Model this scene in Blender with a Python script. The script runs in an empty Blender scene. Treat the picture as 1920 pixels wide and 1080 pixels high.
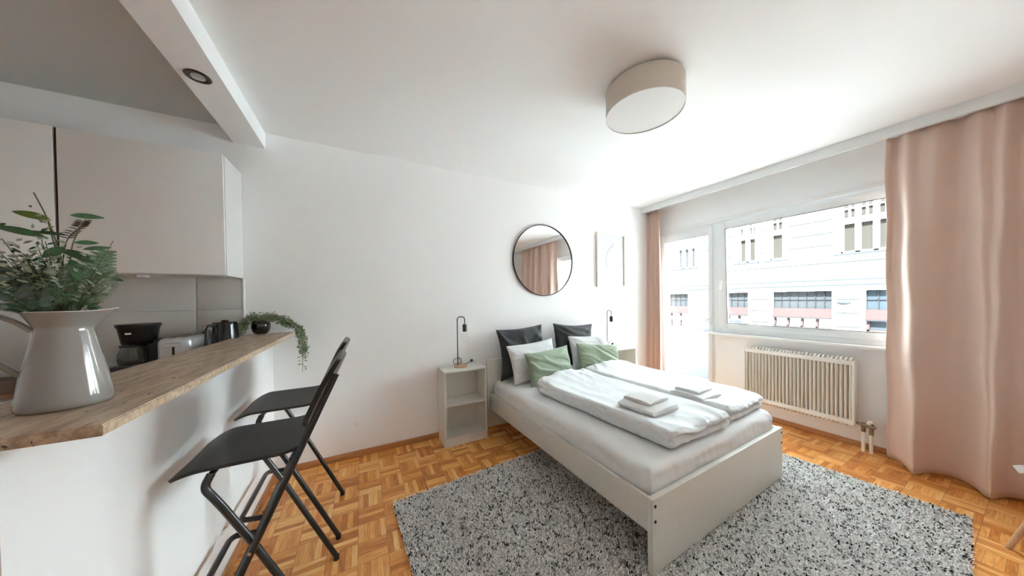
import bpy, bmesh, math, random
import numpy as np
from mathutils import Vector, Matrix, noise as mnoise

PI = math.pi
SC = bpy.context.scene
COL = SC.collection

# ------------------------------------------------------------------ camera
def camera_axes(yaw, pitch, roll):
    cy, sy, cp, sp = math.cos(yaw), math.sin(yaw), math.cos(pitch), math.sin(pitch)
    f = Vector((sy*cp, cy*cp, sp)); r = Vector((cy, -sy, 0)); u = r.cross(f)
    c, s = math.cos(roll), math.sin(roll)
    return c*r + s*u, -s*r + c*u, f
cam_d = bpy.data.cameras.new('camera')
cam = bpy.data.objects.new('camera', cam_d); COL.objects.link(cam)
_r, _u, _f = camera_axes(.4845, -.0125, -.0125)
cam.matrix_world = Matrix(((_r.x, _u.x, -_f.x, 0), (_r.y, _u.y, -_f.y, 0), (_r.z, _u.z, -_f.z, 1.393), (0, 0, 0, 1)))
cam_d.sensor_width = 36; cam_d.sensor_fit = 'HORIZONTAL'
cam_d.lens = 536.5/1920*36
cam_d.shift_y = 26.2/1920
cam_d.clip_start = .02; cam_d.clip_end = 200
SC.camera = cam

# ------------------------------------------------------------------ world, daylight, exposure
W = bpy.data.worlds.new('overcast sky'); SC.world = W; W.use_nodes = True
bg = W.node_tree.nodes['Background']
bg.inputs[0].default_value = (.79, .92, 1.0, 1); bg.inputs[1].default_value = 10.0
SC.view_settings.view_transform = 'Standard'; SC.view_settings.look = 'None'
SC.view_settings.exposure = 1.03; SC.view_settings.gamma = 1.0
SC.view_settings.use_curve_mapping = False
cy = SC.cycles
cy.use_denoising = True
cy.max_bounces = 14; cy.diffuse_bounces = 10; cy.glossy_bounces = 5; cy.transparent_max_bounces = 24; cy.transmission_bounces = 8
cy.caustics_reflective = False; cy.caustics_refractive = False
cy.sample_clamp_indirect = 12
def portal(name, loc, sy, sz):                      # sampling guides in the two openings; they give off no light
    l = bpy.data.lights.new(name, 'AREA'); l.shape = 'RECTANGLE'; l.size = sz; l.size_y = sy; l.cycles.is_portal = True
    o = bpy.data.objects.new(name, l); COL.objects.link(o); o.location = loc; o.rotation_euler = (0, PI/2, 0)
portal('window_portal', (4.22, 1.18, 1.62), 1.68, 1.45)
portal('door_portal', (4.22, 2.42, 1.2), .76, 2.3)

sun = bpy.data.lights.new('sun', 'SUN'); sun.energy = 62; sun.angle = .02; sun.color = (.815, .935, 1.0)
so_ = bpy.data.objects.new('sun', sun); COL.objects.link(so_)
so_.rotation_euler = Vector((.72, .12, -.68)).to_track_quat('-Z', 'Y').to_euler(); so_.location = (-10, 0, 14)

# ------------------------------------------------------------------ mesh helpers
class MB:
    def __init__(s): s.v = []; s.f = []
    def add(s, vs, fs):
        o = len(s.v); s.v += [tuple(p) for p in vs]; s.f += [tuple(i+o for i in q) for q in fs]; return s
    def box(s, x0, x1, y0, y1, z0, z1, b=0.0, rot=None, org=(0, 0, 0), seg=2):
        bm = bmesh.new(); bmesh.ops.create_cube(bm, size=1)
        for v in bm.verts:
            v.co = Vector(((x0+x1)/2+v.co.x*(x1-x0), (y0+y1)/2+v.co.y*(y1-y0), (z0+z1)/2+v.co.z*(z1-z0)))
        if b > 0: bmesh.ops.bevel(bm, geom=bm.edges[:], offset=b, segments=seg, affect='EDGES', profile=.5)
        if rot is not None:
            for v in bm.verts: v.co = rot @ (v.co-Vector(org)) + Vector(org)
        bm.verts.index_update()
        s.add([v.co[:] for v in bm.verts], [[v.index for v in f.verts] for f in bm.faces]); bm.free(); return s
    def tube(s, path, r, n=12, cap=True, flat=1.0):
        P = [Vector(p) for p in path]; m = len(P)
        rs = r if hasattr(r, '__len__') else [r]*m
        t = (P[1]-P[0]).normalized(); a = Vector((0, 0, 1)) if abs(t.z) < .9 else Vector((1, 0, 0))
        nrm = t.cross(a).normalized(); vs = []
        for i in range(m):
            t2 = ((P[min(i+1, m-1)]-P[max(i-1, 0)])).normalized()
            q = t.rotation_difference(t2); nrm = (q @ nrm).normalized(); t = t2
            b = t.cross(nrm)
            for k in range(n):
                an = 2*PI*k/n; vs.append(P[i]+(nrm*math.cos(an)+b*math.sin(an)*flat)*rs[i])
        fs = [(i*n+k, i*n+(k+1) % n, (i+1)*n+(k+1) % n, (i+1)*n+k) for i in range(m-1) for k in range(n)]
        if cap: fs += [tuple(range(n-1, -1, -1)), tuple((m-1)*n+k for k in range(n))]
        return s.add(vs, fs)
    def lathe(s, prof, c=(0, 0, 0), n=40, sx=1, sy=1, warp=None):
        vs = []
        for (r, z) in prof:
            for k in range(n):
                an = 2*PI*k/n; p = [r*math.cos(an)*sx, r*math.sin(an)*sy, z]
                if warp: p = warp(p, an, r, z)
                vs.append((c[0]+p[0], c[1]+p[1], c[2]+p[2]))
        m = len(prof)
        fs = [(i*n+k, i*n+(k+1) % n, (i+1)*n+(k+1) % n, (i+1)*n+k) for i in range(m-1) for k in range(n)]
        closed = prof[0] == prof[-1]
        if closed: return s.add(vs, fs)
        if prof[0][0] > 1e-5: fs.append(tuple(range(n-1, -1, -1)))
        if prof[-1][0] > 1e-5: fs.append(tuple((m-1)*n+k for k in range(n)))
        return s.add(vs, fs)
    def poly(s, pts, z0, z1, axis='z'):              # prism
        n = len(pts)
        def P(p, h): return (p[0], p[1], h) if axis == 'z' else ((h, p[0], p[1]) if axis == 'x' else (p[0], h, p[1]))
        vs = [P(p, z0) for p in pts]+[P(p, z1) for p in pts]
        fs = [tuple(range(n))[::-1], tuple(range(n, 2*n))]+[(i, (i+1) % n, n+(i+1) % n, n+i) for i in range(n)]
        return s.add(vs, fs)
    def grid(s, fn, nu, nv, closed_u=False):
        vs = [fn(i/(nu if closed_u else nu-1), j/(nv-1)) for j in range(nv) for i in range(nu)]
        fs = []
        for j in range(nv-1):
            for i in range(nu if closed_u else nu-1):
                i2 = (i+1) % nu; fs.append((j*nu+i, j*nu+i2, (j+1)*nu+i2, (j+1)*nu+i))
        return s.add(vs, fs)
    def sheet(s, fn, nu, nv, th):                    # a grid with real thickness (two skins and a rim)
        F = [[Vector(fn(i/(nu-1), j/(nv-1))) for i in range(nu)] for j in range(nv)]
        vs = []; 
        for side in (0, 1):
            for j in range(nv):
                for i in range(nu):
                    du = F[j][min(i+1, nu-1)]-F[j][max(i-1, 0)]; dv = F[min(j+1, nv-1)][i]-F[max(j-1, 0)][i]
                    nn = du.cross(dv); nn = nn.normalized() if nn.length > 1e-12 else Vector((0, 0, 1))
                    vs.append(F[j][i]+nn*th*(.5-side))
        N = nu*nv; fs = []
        for j in range(nv-1):
            for i in range(nu-1):
                q = (j*nu+i, j*nu+i+1, (j+1)*nu+i+1, (j+1)*nu+i); fs.append(q); fs.append(tuple(N+k for k in q[::-1]))
        rim = [i for i in range(nu)]+[j*nu+nu-1 for j in range(1, nv)]+[(nv-1)*nu+i for i in range(nu-2, -1, -1)]+[j*nu for j in range(nv-2, 0, -1)]
        for k in range(len(rim)):
            a, b = rim[k], rim[(k+1) % len(rim)]; fs.append((b, a, N+a, N+b))
        return s.add(vs, fs)
    def build(s, name, m, parent=None, smooth=True, angle=40, **tags):
        me = bpy.data.meshes.new(name); me.from_pydata(s.v, [], s.f); me.update()
        me.materials.append(m)
        bm = bmesh.new(); bm.from_mesh(me); bmesh.ops.recalc_face_normals(bm, faces=bm.faces); bm.to_mesh(me); bm.free()
        if smooth:
            me.polygons.foreach_set('use_smooth', [True]*len(me.polygons)); me.set_sharp_from_angle(angle=math.radians(angle))
        o = bpy.data.objects.new(name, me); COL.objects.link(o)
        if parent is not None: o.parent = parent
        for k, v in tags.items(): o[k] = v
        return o

def mesh_np(name, V, F, m, parent=None, smooth=True):
    me = bpy.data.meshes.new(name); me.from_pydata(V.tolist() if hasattr(V, 'tolist') else V, [], F.tolist() if hasattr(F, 'tolist') else F)
    me.materials.append(m)
    if smooth: me.polygons.foreach_set('use_smooth', [True]*len(me.polygons))
    o = bpy.data.objects.new(name, me); COL.objects.link(o)
    if parent is not None: o.parent = parent
    return o

def thing(name, label, cat, loc=(0, 0, 0), rz=0, group=None):
    o = bpy.data.objects.new(name, None); COL.objects.link(o); o.empty_display_size = .05
    o.location = loc; o.rotation_euler = (0, 0, rz); o['label'] = label; o['category'] = cat
    if group: o['group'] = group
    return o
def tag(o, label, cat, group=None, kind=None):
    o['label'] = label; o['category'] = cat
    if group: o['group'] = group
    if kind: o['kind'] = kind
    return o
def struct(name, mb, m, **k):
    o = mb.build(name, m, **k); o['kind'] = 'structure'; return o
def copy_tree(o, parent=None):
    c = o.copy(); COL.objects.link(c)
    if parent is not None: c.parent = parent
    for ch in list(o.children): copy_tree(ch, c)
    return c

def arc(c, r, a0, a1, n, plane='xz', y=0):
    out = []
    for i in range(n+1):
        a = a0+(a1-a0)*i/n; p, q = c[0]+r*math.cos(a), c[1]+r*math.sin(a)
        out.append((p, y, q) if plane == 'xz' else (p, q, y))
    return out
def rounded(path, rad, n=6):
    """polyline with rounded corners"""
    P = [Vector(p) for p in path]; out = [P[0]]
    for i in range(1, len(P)-1):
        a = (P[i-1]-P[i]); b = (P[i+1]-P[i]); r = min(rad, a.length*.49, b.length*.49)
        a = P[i]+a.normalized()*r; b = P[i]+b.normalized()*r
        for k in range(n+1):
            t = k/n; out.append(a*(1-t)**2+P[i]*2*t*(1-t)+b*t*t)
    out.append(P[-1]); return out

# ------------------------------------------------------------------ materials
def mat(name, col, rough=.5, metal=0, bump=0, bscale=200, var=0, vscale=8, spec=.5, stretch=(1, 1, 1), sheen=0, coat=0, trans=0, alpha=1, detail=3):
    m = bpy.data.materials.new(name); m.use_nodes = True; nt = m.node_tree; N = nt.nodes; L = nt.links
    b = N['Principled BSDF']
    b.inputs['Base Color'].default_value = (*col, 1); b.inputs['Roughness'].default_value = rough; b.inputs['Metallic'].default_value = metal
    b.inputs['Specular IOR Level'].default_value = spec
    if sheen: b.inputs['Sheen Weight'].default_value = sheen
    if coat: b.inputs['Coat Weight'].default_value = coat; b.inputs['Coat Roughness'].default_value = .04
    if trans: b.inputs['Transmission Weight'].default_value = trans
    if bump or var:
        tc = N.new('ShaderNodeTexCoord'); mp = N.new('ShaderNodeMapping'); mp.inputs['Scale'].default_value = stretch
        L.new(tc.outputs['Object'], mp.inputs[0])
    if var:
        n = N.new('ShaderNodeTexNoise'); n.inputs['Scale'].default_value = vscale; n.inputs['Detail'].default_value = detail
        L.new(mp.outputs[0], n.inputs['Vector'])
        mr = N.new('ShaderNodeMapRange'); mr.inputs[1].default_value = .3; mr.inputs[2].default_value = .7
        mr.inputs[3].default_value = 1-var; mr.inputs[4].default_value = 1+var*.5
        L.new(n.outputs['Fac'], mr.inputs[0])
        mx = N.new('ShaderNodeVectorMath'); mx.operation = 'SCALE'; mx.inputs[0].default_value = col
        L.new(mr.outputs[0], mx.inputs['Scale']); L.new(mx.outputs[0], b.inputs['Base Color'])
    if bump:
        n2 = N.new('ShaderNodeTexNoise'); n2.inputs['Scale'].default_value = bscale; n2.inputs['Detail'].default_value = 4
        L.new(mp.outputs[0], n2.inputs['Vector'])
        bp = N.new('ShaderNodeBump'); bp.inputs['Strength'].default_value = min(1, bump); bp.inputs['Distance'].default_value = .002
        L.new(n2.outputs['Fac'], bp.inputs['Height']); L.new(bp.outputs[0], b.inputs['Normal'])
    return m

def glass_mat(name, tint=(1, 1, 1), gl=1.0):
    m = bpy.data.materials.new(name); m.use_nodes = True; nt = m.node_tree; N = nt.nodes; L = nt.links
    for n in list(N):
        if n.type == 'BSDF_PRINCIPLED': N.remove(n)
    t = N.new('ShaderNodeBsdfTransparent'); t.inputs[0].default_value = (*tint, 1)
    g = N.new('ShaderNodeBsdfGlossy'); g.inputs['Roughness'].default_value = .01
    ge = N.new('ShaderNodeNewGeometry'); dt = N.new('ShaderNodeVectorMath'); dt.operation = 'DOT_PRODUCT'
    L.new(ge.outputs['Normal'], dt.inputs[0]); L.new(ge.outputs['Incoming'], dt.inputs[1])
    ab = mnode(N, L, 'ABSOLUTE', dt.outputs['Value']); p5 = mnode(N, L, 'POWER', mnode(N, L, 'SUBTRACT', 1.0, ab), 5.0)
    fz = mnode(N, L, 'MULTIPLY', mnode(N, L, 'ADD', mnode(N, L, 'MULTIPLY', p5, .96), .04), gl)
    fz = mnode(N, L, 'MINIMUM', fz, 1.0)
    mx = N.new('ShaderNodeMixShader'); L.new(fz, mx.inputs[0]); L.new(t.outputs[0], mx.inputs[1]); L.new(g.outputs[0], mx.inputs[2])
    L.new(mx.outputs[0], N['Material Output'].inputs[0]); return m

def nodes_of(m): return m.node_tree.nodes, m.node_tree.links, m.node_tree.nodes['Principled BSDF']
def mnode(N, L, op, a, b=None, c=None):
    n = N.new('ShaderNodeMath'); n.operation = op
    for i, x in enumerate((a, b, c)):
        if x is None: continue
        if isinstance(x, (int, float)): n.inputs[i].default_value = x
        else: L.new(x, n.inputs[i])
    return n.outputs[0]

def parquet_mat():
    m = mat('mosaic_parquet', (.5, .25, .1), .3); N, L, B = nodes_of(m)
    tc = N.new('ShaderNodeTexCoord'); sp = N.new('ShaderNodeSeparateXYZ'); L.new(tc.outputs['Object'], sp.inputs[0])
    c = .15
    X = mnode(N, L, 'DIVIDE', mnode(N, L, 'ADD', sp.outputs[0], 15.04), c)
    Y = mnode(N, L, 'DIVIDE', mnode(N, L, 'ADD', sp.outputs[1], 15.0-1.85+.0), c)
    fx = mnode(N, L, 'FLOOR', X); fy = mnode(N, L, 'FLOOR', Y)
    par = mnode(N, L, 'FLOORED_MODULO', mnode(N, L, 'ADD', fx, fy), 2.0)
    lx = mnode(N, L, 'FRACT', X); ly = mnode(N, L, 'FRACT', Y)
    def mixv(a, b):   # par=1 -> a, par=0 -> b
        n = N.new('ShaderNodeMix'); n.data_type = 'FLOAT'; L.new(par, n.inputs[0]); L.new(b, n.inputs[2]); L.new(a, n.inputs[3]); return n.outputs[0]
    across = mixv(ly, lx); along = mixv(lx, ly)
    s5 = mnode(N, L, 'MULTIPLY', across, 5.0); si = mnode(N, L, 'FLOOR', s5); sf = mnode(N, L, 'FRACT', s5)
    cv = N.new('ShaderNodeCombineXYZ'); L.new(fx, cv.inputs[0]); L.new(fy, cv.inputs[1]); L.new(si, cv.inputs[2])
    wn = N.new('ShaderNodeTexWhiteNoise'); wn.noise_dimensions = '3D'; L.new(cv.outputs[0], wn.inputs['Vector'])
    # grain
    gv = N.new('ShaderNodeCombineXYZ')
    L.new(mnode(N, L, 'MULTIPLY', across, 9.0), gv.inputs[0]); L.new(mnode(N, L, 'MULTIPLY', along, .9), gv.inputs[1]); L.new(mnode(N, L, 'MULTIPLY', wn.outputs['Value'], 50.0), gv.inputs[2])
    gn = N.new('ShaderNodeTexNoise'); gn.inputs['Scale'].default_value = 2.2; gn.inputs['Detail'].default_value = 5; L.new(gv.outputs[0], gn.inputs['Vector'])
    t = mnode(N, L, 'ADD', mnode(N, L, 'MULTIPLY', wn.outputs['Value'], .72), mnode(N, L, 'MULTIPLY', mnode(N, L, 'SUBTRACT', gn.outputs['Fac'], .5), 1.0))
    t = mnode(N, L, 'ADD', t, .14)
    cr = N.new('ShaderNodeValToRGB'); e = cr.color_ramp.elements
    e[0].position = 0; e[0].color = (.44, .125, .022, 1); e[1].position = 1; e[1].color = (.96, .61, .24, 1)
    a = e.new(.3); a.color = (.66, .235, .046, 1); a = e.new(.62); a.color = (.85, .385, .098, 1)
    L.new(t, cr.inputs[0])
    # joints
    def edge(f, w): 
        return mnode(N, L, 'LESS_THAN', mnode(N, L, 'MINIMUM', f, mnode(N, L, 'SUBTRACT', 1.0, f)), w)
    j1 = edge(sf, .022); j2 = mnode(N, L, 'MAXIMUM', edge(lx, .006), edge(ly, .006))
    j = mnode(N, L, 'MAXIMUM', mnode(N, L, 'MULTIPLY', j1, .55), mnode(N, L, 'MULTIPLY', j2, .8))
    mx = N.new('ShaderNodeMix'); mx.data_type = 'RGBA'; L.new(j, mx.inputs[0]); L.new(cr.outputs[0], mx.inputs[6]); mx.inputs[7].default_value = (.12, .045, .015, 1)
    L.new(mx.outputs[2], B.inputs['Base Color'])
    B.inputs['Roughness'].default_value = .33; B.inputs['Specular IOR Level'].default_value = .55
    bp = N.new('ShaderNodeBump'); bp.inputs['Strength'].default_value = .25; bp.inputs['Distance'].default_value = .002
    L.new(mnode(N, L, 'ADD', mnode(N, L, 'MULTIPLY', j, -1.0), mnode(N, L, 'MULTIPLY', wn.outputs['Value'], .5)), bp.inputs['Height']); L.new(bp.outputs[0], B.inputs['Normal'])
    return m

def stone_mat():
    m = mat('travertine', (.4, .3, .2), .35); N, L, B = nodes_of(m)
    tc = N.new('ShaderNodeTexCoord'); mp = N.new('ShaderNodeMapping'); mp.inputs['Scale'].default_value = (1, .16, 1); mp.inputs['Rotation'].default_value = (0, 0, .03)
    L.new(tc.outputs['Object'], mp.inputs[0])
    n = N.new('ShaderNodeTexNoise'); n.inputs['Scale'].default_value = 38; n.inputs['Detail'].default_value = 8; n.inputs['Roughness'].default_value = .65; L.new(mp.outputs[0], n.inputs['Vector'])
    cr = N.new('ShaderNodeValToRGB'); e = cr.color_ramp.elements
    e[0].position = .28; e[0].color = (.19, .125, .08, 1); e[1].position = .72; e[1].color = (.72, .57, .42, 1)
    a = e.new(.46); a.color = (.40, .285, .195, 1); a = e.new(.56); a.color = (.54, .40, .28, 1)
    L.new(n.outputs['Fac'], cr.inputs[0])
    mp2 = N.new('ShaderNodeMapping'); mp2.inputs['Scale'].default_value = (1, .35, 1); L.new(tc.outputs['Object'], mp2.inputs[0])
    n2 = N.new('ShaderNodeTexNoise'); n2.inputs['Scale'].default_value = 75; n2.inputs['Detail'].default_value = 2; L.new(mp2.outputs[0], n2.inputs['Vector'])
    n3 = N.new('ShaderNodeTexNoise'); n3.inputs['Scale'].default_value = 9; L.new(tc.outputs['Object'], n3.inputs['Vector'])
    pit = mnode(N, L, 'MULTIPLY', mnode(N, L, 'GREATER_THAN', n2.outputs['Fac'], .69), mnode(N, L, 'GREATER_THAN', n3.outputs['Fac'], .47))
    mx = N.new('ShaderNodeMix'); mx.data_type = 'RGBA'; L.new(pit, mx.inputs[0]); L.new(cr.outputs[0], mx.inputs[6]); mx.inputs[7].default_value = (.045, .03, .02, 1)
    # sawn edges are paler than the polished top
    L.new(mx.outputs[2], B.inputs['Base Color'])
    bp = N.new('ShaderNodeBump'); bp.inputs['Strength'].default_value = .3; bp.inputs['Distance'].default_value = .002
    L.new(mnode(N, L, 'MULTIPLY', pit, -1.0), bp.inputs['Height']); L.new(bp.outputs[0], B.inputs['Normal'])
    return m

M = dict(
    wall=mat('white_paint', (.905, .912, .915), .9, bump=.12, bscale=260),
    ceil=mat('ceiling_paint', (.91, .915, .915), .95),
    kceil=mat('kitchen_ceiling_shaded', (.60, .60, .585), .95),
    trim=mat('white_plastic_frame', (.80, .82, .83), .35),
    sill=mat('white_sill', (.84, .84, .83), .3),
    glass=glass_mat('window_glass', (.97, .985, .98)),
    beige=mat('grey_beige_laminate', (.68, .655, .60), .45, var=.03, vscale=30),
    cab=mat('kitchen_front', (.80, .795, .78), .4),
    cabside=mat('kitchen_carcass', (.76, .75, .73), .4),
    splash=mat('splash_tile', (.60, .58, .55), .28),
    skirt=mat('wood_skirting', (.52, .24, .10), .4, var=.25, vscale=20, stretch=(.2, .2, 3)),
    black=mat('black_coated_steel', (.012, .012, .013), .28, spec=.6),
    blackseat=mat('black_stained_seat', (.014, .014, .015), .45, bump=.25, bscale=60, stretch=(1, 8, 1)),
    blackpl=mat('black_plastic', (.012, .012, .013), .3),
    white=mat('white_cotton', (.69, .70, .71), .9, bump=.15, bscale=700, sheen=.1),
    sheet=mat('white_jersey_sheet', (.76, .76, .755), .85, bump=.1, bscale=900),
    towel=mat('white_terry', (.73, .725, .71), 1.0, bump=.9, bscale=420),
    towel2=mat('towel_edge_grey', (.55, .50, .46), 1.0, bump=.9, bscale=420),
    dark=mat('charcoal_velvet', (.026, .028, .032), .7, sheen=.12, bump=.2, bscale=300),
    green=mat('sage_velvet', (.25, .315, .215), .65, sheen=.25, bump=.15, bscale=300),
    curtain=mat('blush_curtain', (.70, .53, .45), .8, sheen=.2, bump=.1, bscale=900),
    oak=mat('light_wood', (.66, .40, .24), .45, var=.2, vscale=14, stretch=(1, 8, 1)),
    pale=mat('pale_wood_frame', (.78, .70, .60), .5, var=.08, vscale=20),
    enamel=mat('grey_enamel', (.29, .27, .255), .12, coat=.8, spec=.6),
    enamel_in=mat('cream_enamel', (.75, .72, .68), .2),
    cream=mat('cream_radiator_paint', (.76, .71, .62), .3),
    creamw=mat('white_radiator_paint', (.86, .845, .81), .3),
    brass=mat('tarnished_brass', (.34, .27, .19), .35, metal=.9, var=.5, vscale=60),
    chrome=mat('brushed_chrome', (.62, .62, .60), .25, metal=1),
    silver=mat('silver_plastic', (.50, .51, .53), .32, metal=.35),
    steel=mat('antique_nickel', (.10, .09, .075), .25, metal=1),
    mirror=mat('mirror_glass', (.93, .94, .94), .0, metal=1),
    shade=mat('linen_shade', (.72, .65, .57), .9, bump=.6, bscale=500),
    shadeb=mat('white_diffuser', (.80, .79, .78), .6),
    stone=None, floor=None,
    stone_edge=mat('travertine_edge', (.62, .46, .32), .6, var=.35, vscale=70, bump=.4, bscale=60),
    worktop=mat('brown_worktop', (.20, .105, .06), .4, var=.3, vscale=12, stretch=(.3, 4, 1)),
    paper=mat('print_paper', (.84, .85, .85), .7),
    ink=mat('grey_ink', (.30, .32, .34), .8),
    bulb=glass_mat('bulb_glass', (.97, .97, .97), 1.6),
    jarglass=glass_mat('jar_glass', (.60, .61, .60), 1.4),
    carafe=glass_mat('carafe_glass', (.45, .45, .45), 2.0),
    leafd=mat('leaf_dark_green', (.028, .085, .028), .45, var=.35, vscale=40),
    leafy=mat('leaf_olive', (.09, .14, .02), .45, var=.3, vscale=40),
    leafm=mat('leaf_mid_green', (.05, .14, .055), .45, var=.3, vscale=60),
    fern=mat('fern_green', (.105, .20, .10), .5, var=.55, vscale=130),
    sage=mat('leaf_sage', (.29, .33, .22), .6, var=.45, vscale=90),
    blue=mat('leaf_blue_green', (.11, .155, .13), .55, var=.35, vscale=40),
    palegr=mat('leaf_pale_edge', (.26, .33, .25), .6),
    stem=mat('plant_stem', (.10, .10, .045), .6),
    twig=mat('brown_twig', (.05, .03, .022), .6),
    trail=mat('trailing_leaf', (.30, .37, .23), .55, var=.6, vscale=120),
    shell=mat('white_chair_shell', (.85, .85, .86), .35),
    facade=mat('white_stucco', (.62, .62, .61), .9, var=.04, vscale=1.5),
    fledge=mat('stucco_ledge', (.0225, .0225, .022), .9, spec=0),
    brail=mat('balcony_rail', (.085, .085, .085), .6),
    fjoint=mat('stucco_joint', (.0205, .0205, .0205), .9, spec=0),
    fwin=mat('facade_glass_beige', (.0200, .0172, .0142), .8, spec=0),
    fwing=mat('facade_glass_grey', (.0205, .0205, .0208), .8, spec=0),
    fwinb=mat('facade_glass_blue', (.0195, .0235, .0265), .8, spec=0),
    fred=mat('red_shop_sign', (.032, .0205, .0190), .9, spec=0),
    fdark=mat('shop_frame_grey', (.017, .0165, .017), .9, spec=0),
    asphalt=mat('street_paving', (.42, .41, .40), .9),
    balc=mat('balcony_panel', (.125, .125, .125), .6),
)
M['stone'] = stone_mat(); M['floor'] = parquet_mat()

# ================================================================== THE SETTING
CZ = 2.715; D = 2.9; WX = 4.0; LX = -2.6; RY = -1.25
struct('floor', MB().box(LX, WX+.02, RY, D, -.06, 0), M['floor'], smooth=False)
struct('ceiling', MB().box(LX-.1, WX+.2, RY-.1, D+.1, CZ, CZ+.1), M['ceil'], smooth=False)
struct('ceiling', MB().box(LX, -.83, RY, D, CZ-.006, CZ-.0005), M['kceil'], smooth=False)          # kitchen ceiling left of the beam, its weaker light put into a greyer colour
struct('wall_back', MB().box(LX-.1, WX+.25, D, D+.1, -.06, CZ), M['wall'], smooth=False)
struct('wall_left', MB().box(LX-.1, LX, RY, D, -.06, CZ), M['wall'], smooth=False)
struct('wall_rear', MB().box(LX-.1, WX+.25, RY-.1, RY, -.06, CZ), M['wall'], smooth=False)
wr = MB()
wr.box(WX, WX+.25, 2.79, D, -.06, CZ); wr.box(WX, WX+.25, .33, 2.79, 2.33, CZ)
wr.box(WX, WX+.25, .33, 2.035, -.06, .92); wr.box(WX, WX+.25, RY, .33, -.06, CZ); wr.box(WX, WX+.25, 2.035, 2.79, -.06, .03)
struct('wall_right', wr, M['wall'], smooth=False)
struct('wall_counter', MB().box(-.76, -.63, .955, D, 0, 1.118), M['wall'], smooth=False)
struct('trim_1', MB().box(-.83, -.647, RY, D, 2.592, CZ), M['ceil'], smooth=False)          # lowered beam over the bar
struct('trim_2', MB().box(3.715, 3.75, RY, D, 2.632, CZ, .003), M['trim'])                    # curtain pelmet
struct('baseboard_back', MB().box(-.63, WX, D-.014, D, 0, .052, .003), M['skirt'])
struct('baseboard_right', MB().box(WX-.014, WX, RY, 2.05, 0, .052, .003), M['skirt'])
struct('baseboard_counter', MB().box(-.63, -.616, .955, D-.014, 0, .055, .003), M['skirt'])
# window surround: thin bead over both openings and a sill board
struct('trim_3', MB().box(3.975, 4.0, .3, 2.83, 2.315, 2.36, .008), M['sill'])
struct('trim_4', MB().box(3.90, 4.03, .27, 2.06, .905, .935, .006), M['sill'])

# window 1 (large, tilted sash)
wf = MB(); FX0, FX1 = 3.985, 4.07
wf.box(FX0, FX1, .33, .40, .935, 2.33, .004); wf.box(FX0, FX1, 1.955, 2.035, .935, 2.33, .004)
wf.box(FX0, FX1, .40, 1.955, 2.27, 2.33, .004); wf.box(FX0, FX1, .40, 1.955, .935, .99, .004)
win = struct('window_1', wf, M['trim'])
sash = thing  # placeholder name kept local
hz = .985; tilt = Matrix.Rotation(-math.radians(2.3), 3, 'Y')
sb = MB(); O = (3.985, 1.2, hz)
for a in ((.385, .455, hz, 2.285), (1.875, 1.965, hz, 2.285)): sb.box(3.965, 4.03, a[0], a[1], a[2], a[3], .006, rot=tilt, org=O)
sb.box(3.965, 4.03, .455, 1.875, hz, 1.055, .006, rot=tilt, org=O); sb.box(3.965, 4.03, .455, 1.875, 2.205, 2.285, .006, rot=tilt, org=O)
so = sb.build('window_sash', M['trim'], parent=win)
g = MB().box(3.995, 4.0, .45, 1.88, 1.05, 2.21, rot=tilt, org=O).build('window_pane', M['glass'], parent=so, smooth=False)
gk = MB()
for (y0, y1, z0, z1) in ((1.868, 1.876, 1.055, 2.205), (.455, .463, 1.055, 2.205), (.455, 1.875, 2.197, 2.205), (.455, 1.875, 1.055, 1.062)):
    gk.box(3.966, 3.975, y0, y1, z0, z1, rot=tilt, org=O)
gk.build('gasket', mat('grey_gasket', (.22, .23, .24), .6), parent=so, smooth=False)
hb = MB().box(3.940, 3.966, 1.905, 1.935, 1.50, 1.58, .008).tube(rounded([(3.955, 1.92, 1.56), (3.915, 1.92, 1.57), (3.90, 1.92, 1.47)], .02), .010, 10)
hb.build('window_handle', M['sill'], parent=so)

# balcony door
df = MB()
df.box(FX0, FX1, 2.72, 2.79, .03, 2.33, .004); df.box(FX0, FX1, 2.035, 2.06, .03, 2.33, .004); df.box(FX0, FX1, 2.06, 2.72, 2.27, 2.33, .004); df.box(FX0, FX1, 2.06, 2.72, .0, .06, .004)
door = struct('door_1', df, M['trim'])
ds = MB(); ds.box(3.968, 4.045, 2.045, 2.095, .05, 2.285, .006); ds.box(3.968, 4.045, 2.685, 2.735, .05, 2.285, .006)
ds.box(3.968, 4.045, 2.095, 2.685, .05, .21, .006); ds.box(3.968, 4.045, 2.095, 2.685, 2.18, 2.285, .006)
dso = ds.build('door_sash', M['trim'], parent=door)
MB().box(4.0, 4.005, 2.09, 2.69, .205, 2.185).build('door_pane', M['glass'], parent=dso, smooth=False)
gk = MB()
for (y0, y1, z0, z1) in ((2.095, 2.683, 2.176, 2.182), (2.095, 2.683, .208, .214)): gk.box(3.966, 3.97, y0, y1, z0, z1)
gk.build('gasket', M['ink'], parent=dso, smooth=False)
MB().box(3.945, 3.968, 2.055, 2.083, 1.02, 1.13, .006).tube(rounded([(3.955, 2.069, 1.10), (3.92, 2.069, 1.10), (3.915, 2.13, 1.07)], .02), .009, 10).build('door_handle', M['sill'], parent=dso)

# kitchen back wall panels and end strip
sp = MB()
for x0, x1 in ((-1.052, -.803), (-1.70, -1.055), (-2.35, -1.703), (-2.6, -2.353)):
    for z0, z1 in ((.985, 1.333), (1.336, 1.60)): sp.box(x0, x1, 2.888, 2.9, z0, z1, .002)
struct('trim_5', sp, M['splash'])
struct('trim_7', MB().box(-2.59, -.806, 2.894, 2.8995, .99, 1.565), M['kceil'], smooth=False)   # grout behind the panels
struct('trim_6', MB().box(-.802, -.79, 2.885, 2.9, 1.14, 1.57, .002), M['sill'])

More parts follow.
